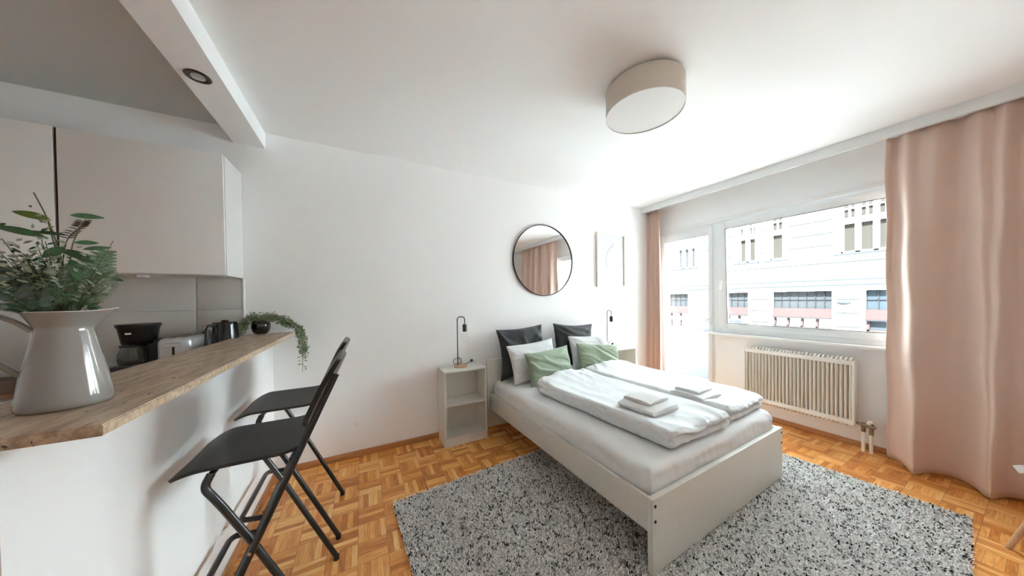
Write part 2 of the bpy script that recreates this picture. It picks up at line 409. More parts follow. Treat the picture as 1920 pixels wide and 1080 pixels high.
# ================================================================== OUTSIDE
struct('street_ground', MB().box(4.3, 40, -25, 40, -4.3, -4.2), M['asphalt'], smooth=False)
b = thing('apartment_building', 'white stucco building across the street with a red shop band below its upper windows', 'building', (14, 5, -4.2))
bw = MB(); FZ = 4.2; fy = -5.0
def fb(mb, y0, y1, z0, z1, x0=0, x1=.05): mb.box(x0, x1, y0+fy, y1+fy, z0+FZ, z1+FZ); return mb
# front wall with openings, as bays
ups = [(2.22, 3.33), (4.76, 5.18), (5.60, 6.24), (7.95, 8.88), (10.4, 11.4)]
shops = [(.6, 2.80), (3.50, 5.10), (5.86, 7.45), (8.28, 10.3), (11.0, 13.0)]
def bands(openings, z0, z1, lo=-5, hi=20):
    cur = lo
    for a, c in openings: fb(bw, cur, a, z0, z1, 0, .3); cur = c
    fb(bw, cur, hi, z0, z1, 0, .3)
bands(shops, -4.2, 1.52); fb(bw, -5, 20, 1.52, 2.74, 0, .3); bands(ups, 2.74, 4.75); fb(bw, -5, 20, 4.75, 6.2, 0, .3)
fb(bw, -5, 20, -4.2, 6.2, .5, 6)
bw.build('wall', M['facade'], parent=b, smooth=False)
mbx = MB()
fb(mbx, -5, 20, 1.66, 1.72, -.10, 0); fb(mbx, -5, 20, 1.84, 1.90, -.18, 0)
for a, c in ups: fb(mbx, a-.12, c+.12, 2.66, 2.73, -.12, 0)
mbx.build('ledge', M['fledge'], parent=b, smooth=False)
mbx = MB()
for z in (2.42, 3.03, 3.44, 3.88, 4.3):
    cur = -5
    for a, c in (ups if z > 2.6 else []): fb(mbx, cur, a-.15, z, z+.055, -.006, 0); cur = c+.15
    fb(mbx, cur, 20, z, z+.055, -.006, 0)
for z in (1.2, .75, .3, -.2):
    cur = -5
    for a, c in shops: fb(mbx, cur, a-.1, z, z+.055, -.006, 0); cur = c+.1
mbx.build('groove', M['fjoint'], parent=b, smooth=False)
def facade_window(a, c, n, m, z0=2.74, z1=4.75):
    w = fb(MB(), a, c, z0, z1, .22, .26).build('window', m, parent=b, smooth=False)
    fr = MB(); st = (c-a)/n; fw = .045
    zt = z0+(z1-z0)*.52
    for i in range(n+1): fb(fr, a+i*st-(0 if i == 0 else fw*1.3), a+i*st+(0 if i == n else fw*1.3), z0, z1, .1, .21)
    fb(fr, a, c, z0, z0+.06, .1, .21); fb(fr, a, c, zt-.09, zt+.09, .08, .21); fb(fr, a, c, z1-.06, z1, .1, .21)
    for i in range(n):
        ym = a+(i+.5)*st; fb(fr, ym-.02, ym+.02, zt, z1, .14, .21)
    fb(fr, a, c, zt+(z1-zt)*.42-.02, zt+(z1-zt)*.42+.02, .14, .21)
    fr.build('window_frame', M['facade'], parent=w, smooth=False)
for (a, c), n, m in zip(ups, (3, 1, 2, 3, 2), (M['fwin'], M['fwin'], M['fwin'], M['fwing'], M['fwing'])): facade_window(a, c, n, m)
for k, (a, c) in enumerate(shops):
    w = fb(MB(), a, c, .9, 1.52, .22, .26).build('shop_window', M['fwinb'] if k == 0 else M['fwing'], parent=b, smooth=False)
    fr = MB(); n = max(2, round((c-a)/.24))
    for i in range(n+1): fb(fr, a+i*(c-a)/n-.012, a+i*(c-a)/n+.012, .9, 1.52, .18, .22)
    fb(fr, a, c, 1.49, 1.52, .18, .22); fb(fr, a, c, 1.2, 1.225, .18, .22)
    fr.build('window_bars', M['fdark'], parent=w, smooth=False)
    fb(MB(), a, c, .58, .9, .1, .3).build('sign_band', M['fred'], parent=b, smooth=False)
    fb(MB(), a, c, .54, .58, .08, .3).build('sign_rail', M['fdark'], parent=b, smooth=False)
    lo = fb(MB(), a, c, -4.2, .54, .3, .34).build('shop_front', M['fwinb'] if k == 0 else M['facade'], parent=b, smooth=False)
    po = MB()
    for i in range(5): y = a+(c-a)*(.0+i/4*.97); fb(po, y, y+.06, -4.2, .54, .2, .3)
    fb(po, a, c, .18, .26, .2, .3)
    po.build('shop_post', M['fred'], parent=b, smooth=False)
lo = MB().lathe([(0, 0), (.12, .0), (.14, .05), (.10, .09), (0, .1)], n=24)
lo2 = lo.build('street_lamp', M['fledge'], parent=b); lo2.rotation_euler = (0, -PI/2, 0); lo2.location = (0, 3.22+fy, 1.12+FZ); lo2.scale = (.55, 1.2, 1)

nb = thing('street_blocker', 'unseen dark block added further down the street to cut daylight on the back wall', 'building', (15, -14.2, -4.2))  # unseen block added to keep daylight off the wall near the window
MB().box(-1.5, 6, -9, 9, 0, 15).build('wall', mat('dark_blocker', (.10, .065, .05), .9, var=.2, vscale=3), parent=nb, smooth=False)
bal = thing('balcony', 'white balcony with solid railing panel outside the glass door', 'balcony', (4.7, 3.2, -.1))
MB().box(-.44, .5, -1.0, 1.6, -.15, .06).build('slab', M['brail'], parent=bal, smooth=False)
MB().box(.40, .43, -1.0, 1.6, .1, .91).build('panel', M['balc'], parent=bal, smooth=False)
MB().box(.37, .46, -1.0, 1.6, 1.07, 1.13, .01).build('handrail', M['brail'], parent=bal)
MB().box(.39, .44, -1.0, 1.6, .91, .95, .006).build('rail', M['brail'], parent=bal)
for y in (-.98, -.5, .35, 1.2): MB().box(.40, .43, y, y+.03, .9, 1.08).build('post', M['brail'], parent=bal, smooth=False)

# ================================================================== KITCHEN
def wall_cab(x0, x1, label):
    c = thing('wall_cabinet', label, 'cabinet', ((x0+x1)/2, 2.74, 1.57)); h = (x1-x0)/2
    MB().box(-h, h, -.145, .158, 0, .80, .001).build('body', M['cabside'], parent=c, smooth=False)
    MB().box(-h-.0075, -h-.0005, -.160, .158, 0, .80).build('gap_shade', M['twig'], parent=c, smooth=False)  # dark strip in place of the shade inside the cabinet gap
    MB().box(-h+.003, h-.0025, -.168, -.148, .004, .80, .0015).build('door', M['cab'], parent=c)
    return c
wall_cab(-1.478, -.795, 'pale grey wall cabinet beside the white wall, right of the dark gap')
wc2 = wall_cab(-2.17, -1.486, 'pale grey wall cabinet at the left edge, left of the dark gap')
tag(MB().box(-1.215, -1.175, 2.62, 2.66, 1.552, 1.5695, .003).build('under_cabinet_switch', M['sill']), 'small white switch box under the wall cabinet beside the trailing fern', 'switch')
wt = MB().box(LX, -.78, 2.32, 2.886, .945, .965, .002).build('kitchen_worktop', M['worktop']); tag(wt, 'brown wooden kitchen worktop behind the stone bar', 'worktop')
tag(MB().box(LX, -.80, 2.872, 2.887, .966, 1.0, .002).build('worktop_upstand', M['silver']), 'narrow metallic upstand along the back of the brown worktop', 'upstand')
for i in range(3):
    x0 = -2.58+i*.6; c = thing('base_cabinet', ['base cabinet at the kitchen corner, below the worktop', 'middle base cabinet below the worktop', 'base cabinet below the coffee maker end of the worktop'][i], 'cabinet', (x0+.3, 2.6, 0), group='kitchen base cabinets')
    MB().box(-.295, .295, -.24, .28, .0, .944).build('body', M['cabside'], parent=c, smooth=False)
    MB().box(-.292, .292, -.262, -.243, .1, .93, .002).build('door', M['cab'], parent=c)

# stone bar top
pts = [(-.477, .916), (-.482, 2.898), (-.79, 2.898), (-.815, .916)]
bt = MB().poly(pts, 1.1185, 1.143).build('stone_bar_counter', M['stone'], smooth=False)
tag(bt, 'long brown travertine bar top on the white half wall', 'bar counter')
bmx = bmesh.new(); bmx.from_mesh(bt.data); bmesh.ops.bevel(bmx, geom=[e for e in bmx.edges if abs(e.verts[0].co.z-e.verts[1].co.z) < .001], offset=.003, segments=2, affect='EDGES'); 
vert = [e for e in bmx.edges if abs(e.verts[0].co.z-e.verts[1].co.z) > .01]; bmx.to_mesh(bt.data); bmx.free()
bt.data.materials.append(M['stone_edge'])
for p in bt.data.polygons:
    if abs(p.normal.z) < .35 and p.normal.x > .8: p.material_index = 1

# spotlight in the beam
t = thing('recessed_spotlight', 'round antique metal spotlight set in the underside of the beam', 'spotlight', (-.747, 2.125, 2.592))
MB().lathe([(.052, 0), (.054, -.004), (.048, -.008), (.034, -.006), (.032, 0)], n=40).build('bezel', M['steel'], parent=t)
MB().lathe([(.032, -.001), (.030, -.005), (.020, -.003), (.0, -.002)], n=32).build('bulb', M['chrome'], parent=t)

# appliances
t = thing('coffee_maker', 'black filter coffee maker with glass carafe on the worktop', 'coffee maker', (-1.215, 2.64, .966))
MB().box(-.088, .092, -.11, .10, 0, .055, .012).build('base', M['blackpl'], parent=t)
MB().box(.02, .092, -.03, .10, .05, .20, .012).build('column', M['blackpl'], parent=t)
MB().lathe([(.066, .178), (.070, .185), (.083, .275), (.090, .284), (.090, .300), (.0, .304)], c=(0, -.01, 0), n=40).build('filter_basket', M['blackpl'], parent=t)
ca = MB().lathe([(.0, .057), (.055, .058), (.064, .08), (.062, .12), (.05, .15), (.052, .165)], c=(-.015, -.03, 0), n=32).build('carafe', M['carafe'], parent=t)
MB().lathe([(.052, .163), (.055, .165), (.055, .175), (.0, .178)], c=(-.015, -.03, 0), n=32).build('carafe_lid', M['blackpl'], parent=ca)
MB().tube(rounded([(.03, -.06, .16), (.07, -.10, .165), (.075, -.105, .09), (.04, -.07, .075)], .02), .008, 8).build('carafe_handle', M['blackpl'], parent=ca)
MB().box(-.012, .012, -.109, -.106, .24, .25, .001, rot=Matrix.Rotation(-.22, 3, 'X'), org=(0, -.1, .24)).build('badge', M['silver'], parent=t)

t = thing('toaster', 'silver toaster with front lever between coffee maker and kettle', 'toaster', (-.995, 2.58, .966))
tb = MB().box(-.074, .074, -.135, .135, .012, .215, .030, seg=5)
tb.build('body', M['silver'], parent=t)
MB().box(-.034, -.011, -.10, .11, .210, .217, .003).box(.011, .034, -.10, .11, .210, .217, .003).build('slots', M['blackpl'], parent=t)
MB().box(-.005, .005, -.1375, -.133, .075, .17).build('lever_slot', M['blackpl'], parent=t, smooth=False)
MB().box(-.034, .034, -.160, -.134, .165, .185, .005).build('lever', M['silver'], parent=t)
for x in (-.06, .06):
    for y in (-.10, .10): MB().lathe([(.012, 0), (.012, .014), (0, .014)], c=(x*.9, y, 0), n=12).build('foot', M['blackpl'], parent=t)

t = thing('electric_kettle', 'glossy black electric kettle at the right end of the appliances', 'kettle', (-.832, 2.66, .966))
MB().lathe([(.078, 0), (.080, .01), (.074, .02)], n=40).build('power_base', M['blackpl'], parent=t)
MB().lathe([(.074, .022), (.076, .04), (.072, .15), (.064, .27), (.060, .29), (0, .295)], n=40).build('body', mat('gloss_black', (.012, .012, .013), .08), parent=t)
MB().tube(rounded([(-.03, -.055, .275), (-.055, -.10, .27), (-.06, -.11, .12), (-.035, -.07, .08)], .03), .010, 10).build('handle', M['blackpl'], parent=t)
MB().lathe([(.0, .295), (.02, .295), (.018, .303), (0, .304)], n=20).build('lid_knob', M['blackpl'], parent=t)

t = thing('glass_jar', 'smoky glass jar with a wire loop between toaster and kettle', 'jar', (-.965, 2.80, .966))
MB().lathe([(0, 0), (.036, .002), (.038, .02), (.038, .19), (.032, .21), (.032, .222)], n=32).build('glass', M['jarglass'], parent=t)
MB().tube([(.028*math.cos(a), 0, .245+.018*math.sin(a)) for a in np.linspace(0, 2*PI, 25)], .003, 8, cap=False).build('wire_loop', M['chrome'], parent=t)
MB().lathe([(.034, .222), (.036, .226), (.03, .23), (0, .231)], n=32).build('lid', M['chrome'], parent=t)
tag(MB().tube(rounded([(-1.34, 2.66, .972), (-1.40, 2.62, .974), (-1.46, 2.70, .974), (-1.37, 2.74, .975), (-1.45, 2.80, .975), (-1.52, 2.86, .98)], .05), .005, 8).build('power_cord', M['blackpl']), 'black power cord lying beside the coffee maker', 'cord')

# ================================================================== JUG AND GREENERY
JC = Vector((-.647, 1.136, 1.1435)); JA = math.atan2(.4949, .8689)
jug = thing('enamel_jug', 'large grey enamel jug with a pouring lip near the end of the stone bar', 'jug', JC, JA)
def jug_warp(p, an, r, z):
    if z > .185:
        k = (z-.185)/.045; c = math.cos(an)
        lip = max(0, c)**6
        p[0] += k*lip*.020; p[2] += k*lip*.006
        p[0] *= 1.0
    return p
prof = [(.0, .0005), (.064, .0005), (.0685, .004), (.070, .012), (.0682, .03), (.0625, .07), (.0555, .11), (.048, .15), (.0425, .183), (.0412, .190), (.0430, .197), (.050, .213), (.0575, .229), (.0590, .231)]
MB().lathe(prof, n=72, warp=jug_warp).build('body', M['enamel'], parent=jug, angle=60)
MB().lathe([(.0590, .231), (.0585, .2325), (.0560, .229), (.0485, .213), (.0415, .197), (.0397, .19), (.041, .183), (.054, .11), (.067, .02), (0, .008)], n=72, warp=jug_warp).build('lining', M['enamel_in'], parent=jug, angle=60)
MB().tube(rounded([(-.042, 0, .186), (-.062, 0, .212), (-.095, 0, .232), (-.122, 0, .205), (-.112, 0, .165), (-.085, 0, .12), (-.0585, 0, .085)], .03, 8), .0085, 14, flat=.62).build('handle', M['enamel'], parent=jug)

def leaf(mb, base, d, L, wd, n, curl=.15, seg=6, pw=1.0, fold=.12):
    """a single curved leaf blade with thickness"""
    d = Vector(d).normalized(); n = Vector(n); n = (n-d*n.dot(d)).normalized(); s = d.cross(n); base = Vector(base)
    F = []; 
    for i in range(seg+1):
        t = i/seg; w = wd*(math.sin(PI*min(1, t**pw*.97+.015)))**.75
        c = base+d*L*t+n*(-curl*L*t*t)
        F.append((c-s*w*.5+n*fold*w, c, c+s*w*.5+n*fold*w))
    vs = []; off = n*.0006
    for a in F: vs += list(a)
    vs += [v-off for v in vs]; N3 = (seg+1)*3; fs = []
    for i in range(seg):
        for k in range(2):
            q = (i*3+k, i*3+k+1, (i+1)*3+k+1, (i+1)*3+k); fs.append(q); fs.append(tuple(N3+x for x in q[::-1]))
    mb.add(vs, fs)
JU = Vector((.8689, .4949, 0)); JD = Vector((-.4949, .8689, 0))   # across and behind the jug
def jp(a, z, dd=0.0): return Vector((JC.x, JC.y, 0))+JU*a+JD*dd+Vector((0, 0, z))
def jv(a, z, dd=0.0): return JU*a+JD*dd+Vector((0, 0, z))
rnd = random.Random(5)
GRP = 'cut greenery standing in the grey jug'
def inside(dd=0): return jp(rnd.uniform(-.02, .02), 1.20, dd)

# fern frond
fr = thing('fern_frond', 'large serrated fern frond leaning right in the grey jug', 'fern', jp(0, 1.2), 0, GRP)
def L2(v): return Vector(v)-Vector(jp(0, 1.2))
rach = [jp(.0, 1.2, 0), jp(.006, 1.33, -.012), jp(.012, 1.385, -.022), jp(.030, 1.44, -.032), (jp(.052, 1.50, -.034)), jp(.072, 1.556, -.03)]
rp = rounded(rach, .03, 5)
MB().tube([L2(p) for p in rp], [.0016*(1-.6*i/len(rp)) for i in range(len(rp))], 7).build('stem', M['stem'], parent=fr)
def along(P, t):
    k = t*(len(P)-1); i = min(int(k), len(P)-2); return Vector(P[i]).lerp(Vector(P[i+1]), k-i), (Vector(P[i+1])-Vector(P[i])).normalized()
fm = MB()
for side in (1, -1):
    for i in range(17):
        t = .42+.56*i/17; p, tg = along(rp, t); f = i/17
        Ln = (.052 if side > 0 else .060)*(1-.80*f)*(.75+.5*min(1, f*4)) 
        dr = (jv(1, .06+.25*f, -.05) if side > 0 else jv(-1, .42, -.35)).normalized()
        up = jv(.1, .25, -1)
        mm = 13
        for k in range(mm):
            q = p+dr*Ln*(k+.5)/mm; wl = .0105*(1-.75*k/mm)*(1-.4*f)
            for s2 in (1, -1):
                leaf(fm, L2(q), dr*.5+dr.cross(up).normalized()*s2, wl, .0042*(1-.4*k/mm), up, curl=.1, seg=2)
fm.build('leaflets', M['fern'], parent=fr, smooth=False)

# broad leaves
bl = thing('broad_leaf_branch', 'tall branch of broad oval dark leaves in the grey jug', 'foliage', jp(0, 1.2), 0, GRP)
stems = [[jp(0, 1.2), jp(-.004, 1.40, 0), jp(.0, 1.50, 0), jp(-.018, 1.60, 0), jp(-.034, 1.655, -.005)],
         [jp(0, 1.2), jp(.0, 1.45, .01), jp(-.012, 1.55, .01), jp(-.018, 1.597, .01)],
         [jp(0, 1.2), jp(.008, 1.45, -.01), jp(.012, 1.54, -.01), jp(.03, 1.60, -.01)]]
for s_ in stems: MB().tube([L2(p) for p in rounded(s_, .03, 5)], .0011, 6).build('stem', M['stem'], parent=bl)
def one_leaf(b0, d, L, w, n, m, curl=.12):
    mb = MB(); leaf(mb, L2(b0), d, L, w, n, curl, 12, pw=.9, fold=.06); return mb
FR = jv(0, .35, -1)
one_leaf(jp(-.015, 1.598, .008), jv(-1, .25, -.1), .046, .020, jv(.1, .55, -1), None).build('leaf', M['leafy'], parent=bl)
one_leaf(jp(.012, 1.612, -.008), jv(1, .18, .1), .050, .016, jv(.1, .55, -1), None).build('leaf', M['leafm'], parent=bl)
one_leaf(jp(-.022, 1.552, -.02), jv(-1, .28, -.1), .062, .019, jv(.1, .55, -1), None).build('leaf', M['leafd'], parent=bl)
one_leaf(jp(.006, 1.562, -.01), jv(-1, .10, .2), .05, .010, jv(.1, .55, -1), None).build('leaf', M['leafd'], parent=bl)
one_leaf(jp(.016, 1.545, -.01), jv(1, .2, .1), .036, .013, jv(.1, .55, -1), None).build('leaf', M['leafm'], parent=bl)
one_leaf(jp(.028, 1.530, -.01), jv(1, .32, .1), .045, .012, jv(.1, .55, -1), None).build('leaf', M['leafm'], parent=bl)
one_leaf(jp(.055, 1.462, .01), jv(1, -.14, .1), .036, .013, jv(.1, .55, -1), None).build('leaf', M['leafd'], parent=bl)
one_leaf(jp(.0, 1.525, -.02), jv(.75, -.45, -.5), .055, .024, jv(.2, .7, -1), None).build('leaf', M['leafd'], parent=bl)
one_leaf(jp(.002, 1.53, -.02), jv(-.5, -.5, -.5), .045, .02, jv(.2, .7, -1), None).build('leaf', M['leafd'], parent=bl)
one_leaf(jp(.012, 1.50, -.03), jv(.2, -1, -.4), .05, .022, jv(.2, .3, -1), None).build('leaf', M['leafm'], parent=bl)
MB().tube([L2(p) for p in rounded([jp(.02, 1.38, 0), jp(.03, 1.43, .02), jp(.055, 1.462, .01)], .02, 4)], .0009, 6).build('stem', M['stem'], parent=bl)

# dark twig with small paired leaves
tw = thing('dark_leaf_twig', 'dark twig with small paired leaves at the top of the jug bouquet', 'foliage', jp(0, 1.2), 0, GRP)
tp = rounded([jp(0, 1.2, .01), jp(.0, 1.5, .0), jp(.006, 1.555, -.01), jp(.028, 1.59, -.01), jp(.033, 1.606, -.01)], .02, 5)
MB().tube([L2(p) for p in tp], .0009, 6).build('stem', M['twig'], parent=tw)
tm = MB()
for i in range(12):
    p, tg = along(tp, .50+.5*i/12)
    for s_ in (1, -1): leaf(tm, L2(p), tg*.5+jv(s_, .25*s_+.1, 0), .013, .0042, jv(0, 1, -.7), seg=4)
tm.build('leaflets', M['twig'], parent=tw)

# fine sage filler
for gi, (lab, fan, n_) in enumerate((('fine grey green sprays filling the left side of the jug bouquet', (-.125, -.005), 34), ('fine sprays in the middle of the jug bouquet, behind the fern', (-.035, .06), 20))):
    fo = thing('filler_spray', lab, 'foliage', jp(0, 1.2), 0, GRP)
    sm = MB(); lm = MB(); lp = MB()
    for i in range(n_):
        a = fan[0]+(fan[1]-fan[0])*(i+.5)/n_; zt = 1.575-.9*abs(a+.04)-rnd.uniform(0, .12); zt = max(zt, 1.43); dd = rnd.uniform(-.05, .05)
        P = rounded([jp(0, 1.2, 0), jp(a*.25, 1.37, dd*.3), jp(a*.6, (1.37+zt)/2+.01, dd*.7), jp(a, zt, dd)], .03, 5)
        sm.tube([L2(p) for p in P], .0008, 5)
        for k in range(30):
            p, tg = along(P, .42+.58*k/26); an = rnd.uniform(0, 2*PI)
            dr = (tg*.5+jv(math.cos(an), .2, math.sin(an))).normalized()
            q = p+dr*rnd.uniform(0, .012)
            leaf(lm if rnd.random() < .6 else lp, L2(q), dr, rnd.uniform(.009, .015), rnd.uniform(.0040, .0065), jv(rnd.uniform(-.5, .5), rnd.uniform(0, .8), -1), seg=3)
    sm.build('stems', M['stem'], parent=fo); lm.build('leaves', M['sage'], parent=fo, smooth=False); lp.build('pale_leaves', M['leafd' if gi == 0 else 'palegr'], parent=fo, smooth=False)

# succulent style rosettes at the left
for lab, c, R_ in (('blue green rosette of round leaves hanging over the left rim of the jug', (-.066, 1.432, -.03), .034), ('darker rosette low over the left rim of the jug', (-.036, 1.405, -.035), .026), ('pale rosette at the outer left of the jug bouquet', (-.09, 1.47, -.01), .03)):
    ro = thing('rosette_stem', lab, 'foliage', jp(0, 1.2), 0, GRP); rm = MB(); C0 = jp(*c); ax = jv(-.3, .35, -1).normalized()
    e1 = ax.cross(Vector((0, 0, 1))).normalized(); e2 = ax.cross(e1)
    for ring, (nn, rr, tl) in enumerate(((8, 1.0, .15), (7, .78, .5), (5, .52, 1.1), (3, .3, 2))):
        for i in range(nn):
            an = 2*PI*(i+.5*ring)/nn; dr = e1*math.cos(an)+e2*math.sin(an)+ax*tl*.5
            leaf(rm, L2(C0), dr, R_*rr, R_*rr*.62, ax, curl=.05, seg=8, pw=1.4, fold=.05)
    rm.build('leaves', M['blue'], parent=ro)
    MB().tube([L2(p) for p in rounded([jp(-.005, 1.25, 0), jp(c[0]*.5, 1.385, c[2]*.5), C0], .03, 5)], .0014, 6).build('stem', M['stem'], parent=ro)
# low spiky sprigs over the rim
lo = thing('spiky_sprig', 'dark needle sprig lying over the left rim of the jug', 'foliage', jp(0, 1.2), 0, GRP); lm = MB()
for j in range(7):
    a = -.075+.02*j; P = [jp(a*.2, 1.34, -.01), jp(a*.7, 1.385, -.03-.004*j), jp(a, 1.39+.01*(j % 3), -.045)]
    lm.tube([L2(p) for p in rounded(P, .02, 4)], .0009, 5)
    for k in range(14):
        p, tg = along(rounded(P, .02, 4), .3+.7*k/14)
        for s_ in (1, -1): leaf(lm, L2(p), tg+jv(0, s_, .3*s_), .013, .0026, jv(0, .2, -1), seg=2)
lm.build('needles', M['leafd'], parent=lo, smooth=False)

# ================================================================== TRAILING PLANT
PC = Vector((-.675, 2.80, 1.1435))
t = thing('trailing_plant', 'small leaved trailing plant spilling over the end of the stone bar', 'plant', (0, 0, 0))
t.location = PC
po = thing('plant_pot', 'small round glossy black pot on the far end of the bar', 'pot', PC)
MB().lathe([(0, .004), (.030, .004), (.046, .018), (.057, .05), (.056, .08), (.048, .104), (.045, .104), (.052, .08), (.052, .05), (0, .03)], n=40).build('bowl', mat('gloss_black_pot', (.012, .012, .013), .06), parent=po)
for a in (.3, 2.4, 4.5): MB().lathe([(.006, 0), (.006, .01), (0, .01)], c=(.025*math.cos(a), .025*math.sin(a), -.001), n=10).build('foot', M['chrome'], parent=po)
paths = []
def pl(*p): return rounded([Vector(q)-PC for q in p], .04, 6)
for k in range(4):
    o1 = rnd.uniform(-.015, .015); o2 = rnd.uniform(-.02, .02)
    paths.append(pl((-.66, 2.80, 1.235), (-.62, 2.79, 1.29+o1), (-.52, 2.77+o2, 1.265+o1), (-.44, 2.77, 1.19), (-.42+o2*.4, 2.78, 1.12), (-.405+o1, 2.78, 1.02), (-.405+o2, 2.78, .98-.05*k)))
for k in range(5):
    o1 = rnd.uniform(-.02, .02); paths.append(pl((-.68, 2.80, 1.235), (-.72, 2.78+o1, 1.28), (-.765, 2.76, 1.23+o1), (-.775+o1, 2.75, 1.17)))
for k in range(9):
    an = k*.7; paths.append(pl((-.675, 2.80, 1.23), (-.675+.04*math.cos(an), 2.79+.03*math.sin(an), 1.28), (-.675+.065*math.cos(an), 2.785+.045*math.sin(an), 1.27+.05*rnd.random())))
for k in range(3):
    paths.append(pl((-.66, 2.79, 1.235), (-.60, 2.77, 1.27), (-.53, 2.76, 1.23), (-.50+.03*k, 2.76, 1.185)))
sm = MB(); lm = MB()
for P in paths:
    sm.tube(P, .0014, 5); n_ = int(sum((P[i+1]-P[i]).length for i in range(len(P)-1))/.0075)
    for k in range(n_):
        p, tg = along(P, (k+.5)/n_)
        for j in range(3):
            an = rnd.uniform(0, 2*PI); dr = Vector((math.cos(an), math.sin(an)*.8, rnd.uniform(-.7, .5)))
            leaf(lm, p+dr*rnd.uniform(.0, .020), dr, rnd.uniform(.013, .022), rnd.uniform(.009, .013), (rnd.uniform(-.6, .6), -1, rnd.uniform(-.2, .9)), seg=3)
sm.build('stems', M['stem'], parent=t); lm.build('leaves', M['trail'], parent=t, smooth=False)
MB().lathe([(0, .088), (.046, .088), (.044, .094), (0, .096)], n=24).build('soil', M['twig'], parent=t)

# ================================================================== BAR STOOLS
def make_stool(label, yc):
    s_ = thing('bar_stool', label, 'bar stool', (0, yc, 0), group='black folding bar stools at the stone bar')
    # bearing frame with back
    A0, A1 = Vector((-.580, 0, .012)), Vector((-.098, 0, 1.09))
    for sg in (-1, 1):
        y = .236*sg
        p = [(A0.x, y, A0.z), (A0.x+(A1.x-A0.x)*.5, y, A0.z+(A1.z-A0.z)*.5), (A0.x+(A1.x-A0.x)*.74, y*.985, A0.z+(A1.z-A0.z)*.74), (A1.x, y*.84, A1.z)]
        MB().tube(rounded(p, .08), .0125, 14).build('leg', M['black'], parent=s_)
        MB().lathe([(.0145, 0), (.0145, .022), (0, .024)], c=(A0.x+.002, y, 0), n=16).build('foot_cap', M['blackpl'], parent=s_)
    # crossing frame
    for sg in (-1, 1):
        y = .213*sg
        p = [(-.48, y*.92, .786), (-.495, y, .75), (-.46, y, .69), (-.372, y, .515), (-.14, y, .012)]
        MB().tube(rounded(p, .05), .0125, 14).build('leg', M['black'], parent=s_)
        MB().lathe([(.0145, 0), (.0145, .022), (0, .024)], c=(-.142, y, 0), n=16).build('foot_cap', M['blackpl'], parent=s_)
        MB().tube([(-.368, y-.0, .492), (-.368, (.252)*sg, .492)], .006, 10).build('pivot_bolt', M['chrome'], parent=s_)
    MB().tube([(-.485, -.2, .778), (-.485, .2, .778)], .010, 12).build('front_bar', M['black'], parent=s_)
    MB().tube([(-.245, -.225, .786), (-.245, .225, .786)], .009, 12).build('rear_bar', M['black'], parent=s_)
    MB().tube(rounded([(-.468, -.236, .262), (-.552, -.236, .275), (-.565, -.21, .277), (-.565, .21, .277), (-.552, .236, .275), (-.468, .236, .262)], .035), .0125, 14).build('footrest', M['black'], parent=s_)
    def seat(u, v):
        x = -.605+.375*u; hw = .196
        if u < .22: hw -= .05*(1-u/.22)**2.2
        y = (v-.5)*2*hw
        z = .803-.004*math.sin(PI*v)
        if u < .25: z -= .038*(1-u/.25)**2
        if u > .8: z += .012*((u-.8)/.2)**2
        return (x, y, z)
    MB().sheet(seat, 28, 18, .012).build('seat', M['blackseat'], parent=s_, angle=60)
    def back(u, v):
        y = (u-.5)*.42; z0 = .875; h = .262
        e = abs(u-.5)*2; top = h-(.10*max(0, (e-.62)/.38)**2.0); bot = .05*max(0, (e-.7)/.3)**2
        z = z0+bot+(top-bot)*v
        x = A0.x+(A1.x-A0.x)*(z-A0.z)/(A1.z-A0.z)+.030*(1-e*e)-.026
        return (x-.004, y, z)
    MB().sheet(back, 30, 12, .018).build('backrest', M['blackpl'], parent=s_, angle=60)
    return s_
make_stool('black folding bar stool nearer the camera, its seat seen largest', 1.585)
make_stool('black folding bar stool nearer the white wall, partly behind the other', 2.165)

# ================================================================== WALL THINGS
t = thing('round_mirror', 'round wall mirror with thin black rim above the bed', 'mirror', (1.967, 2.9, 1.847))
R_ = .430
def ring(r0, r1, d0, d1, n=96):
    mb = MB(); mb.lathe([(r0, d0), (r1, d0), (r1, d1), (r0, d1), (r0, d0)], n=n); mb.v = [(x, -z, y) for x, y, z in mb.v]
    mb.f = [f for f in mb.f if len(f) < 20]; return mb
ring(R_-.008, R_, .0, .022).build('rim', M['blackpl'], parent=t)
mb = MB().lathe([(R_-.007, .004), (R_-.007, .013), (0, .013)], n=96); mb.v = [(x, -z, y) for x, y, z in mb.v]; mb.build('mirror_glass', M['mirror'], parent=t, angle=30)

t = thing('framed_picture', 'pale wooden framed line drawing between the round mirror and the left curtain', 'picture', (3.085, 2.9, 1.905))
w, h = .270, .372
for (a, c, e, f) in ((-w, -w+.022, -h, h), (w-.022, w, -h, h), (-w+.022, w-.022, h-.022, h), (-w+.022, w-.022, -h, -h+.022)):
    MB().box(a, c, -.028, 0, e, f, .002).build('frame_bar', M['pale'], parent=t)
pp = MB().box(-w+.02, w-.02, -.010, -.004, -h+.02, h-.02).build('print', M['paper'], parent=t, smooth=False)
MB().tube(rounded([(.02, -.0105, .20), (-.05, -.0105, .14), (-.10, -.0105, .02), (-.07, -.0105, -.06), (-.09, -.0105, -.12)], .05, 8), .0022, 6).tube(rounded([(.03, -.0105, .25), (.04, -.0105, .18), (.0, -.0105, .17)], .03, 6), .002, 6).tube(rounded([(-.05, -.0105, -.15), (.02, -.0105, -.18), (.07, -.0105, -.16)], .05, 6), .002, 6).build('drawing', M['ink'], parent=pp)
MB().box(-w+.02, w-.02, -.018, -.015, -h+.02, h-.02).build('glass', M['glass'], parent=t, smooth=False)

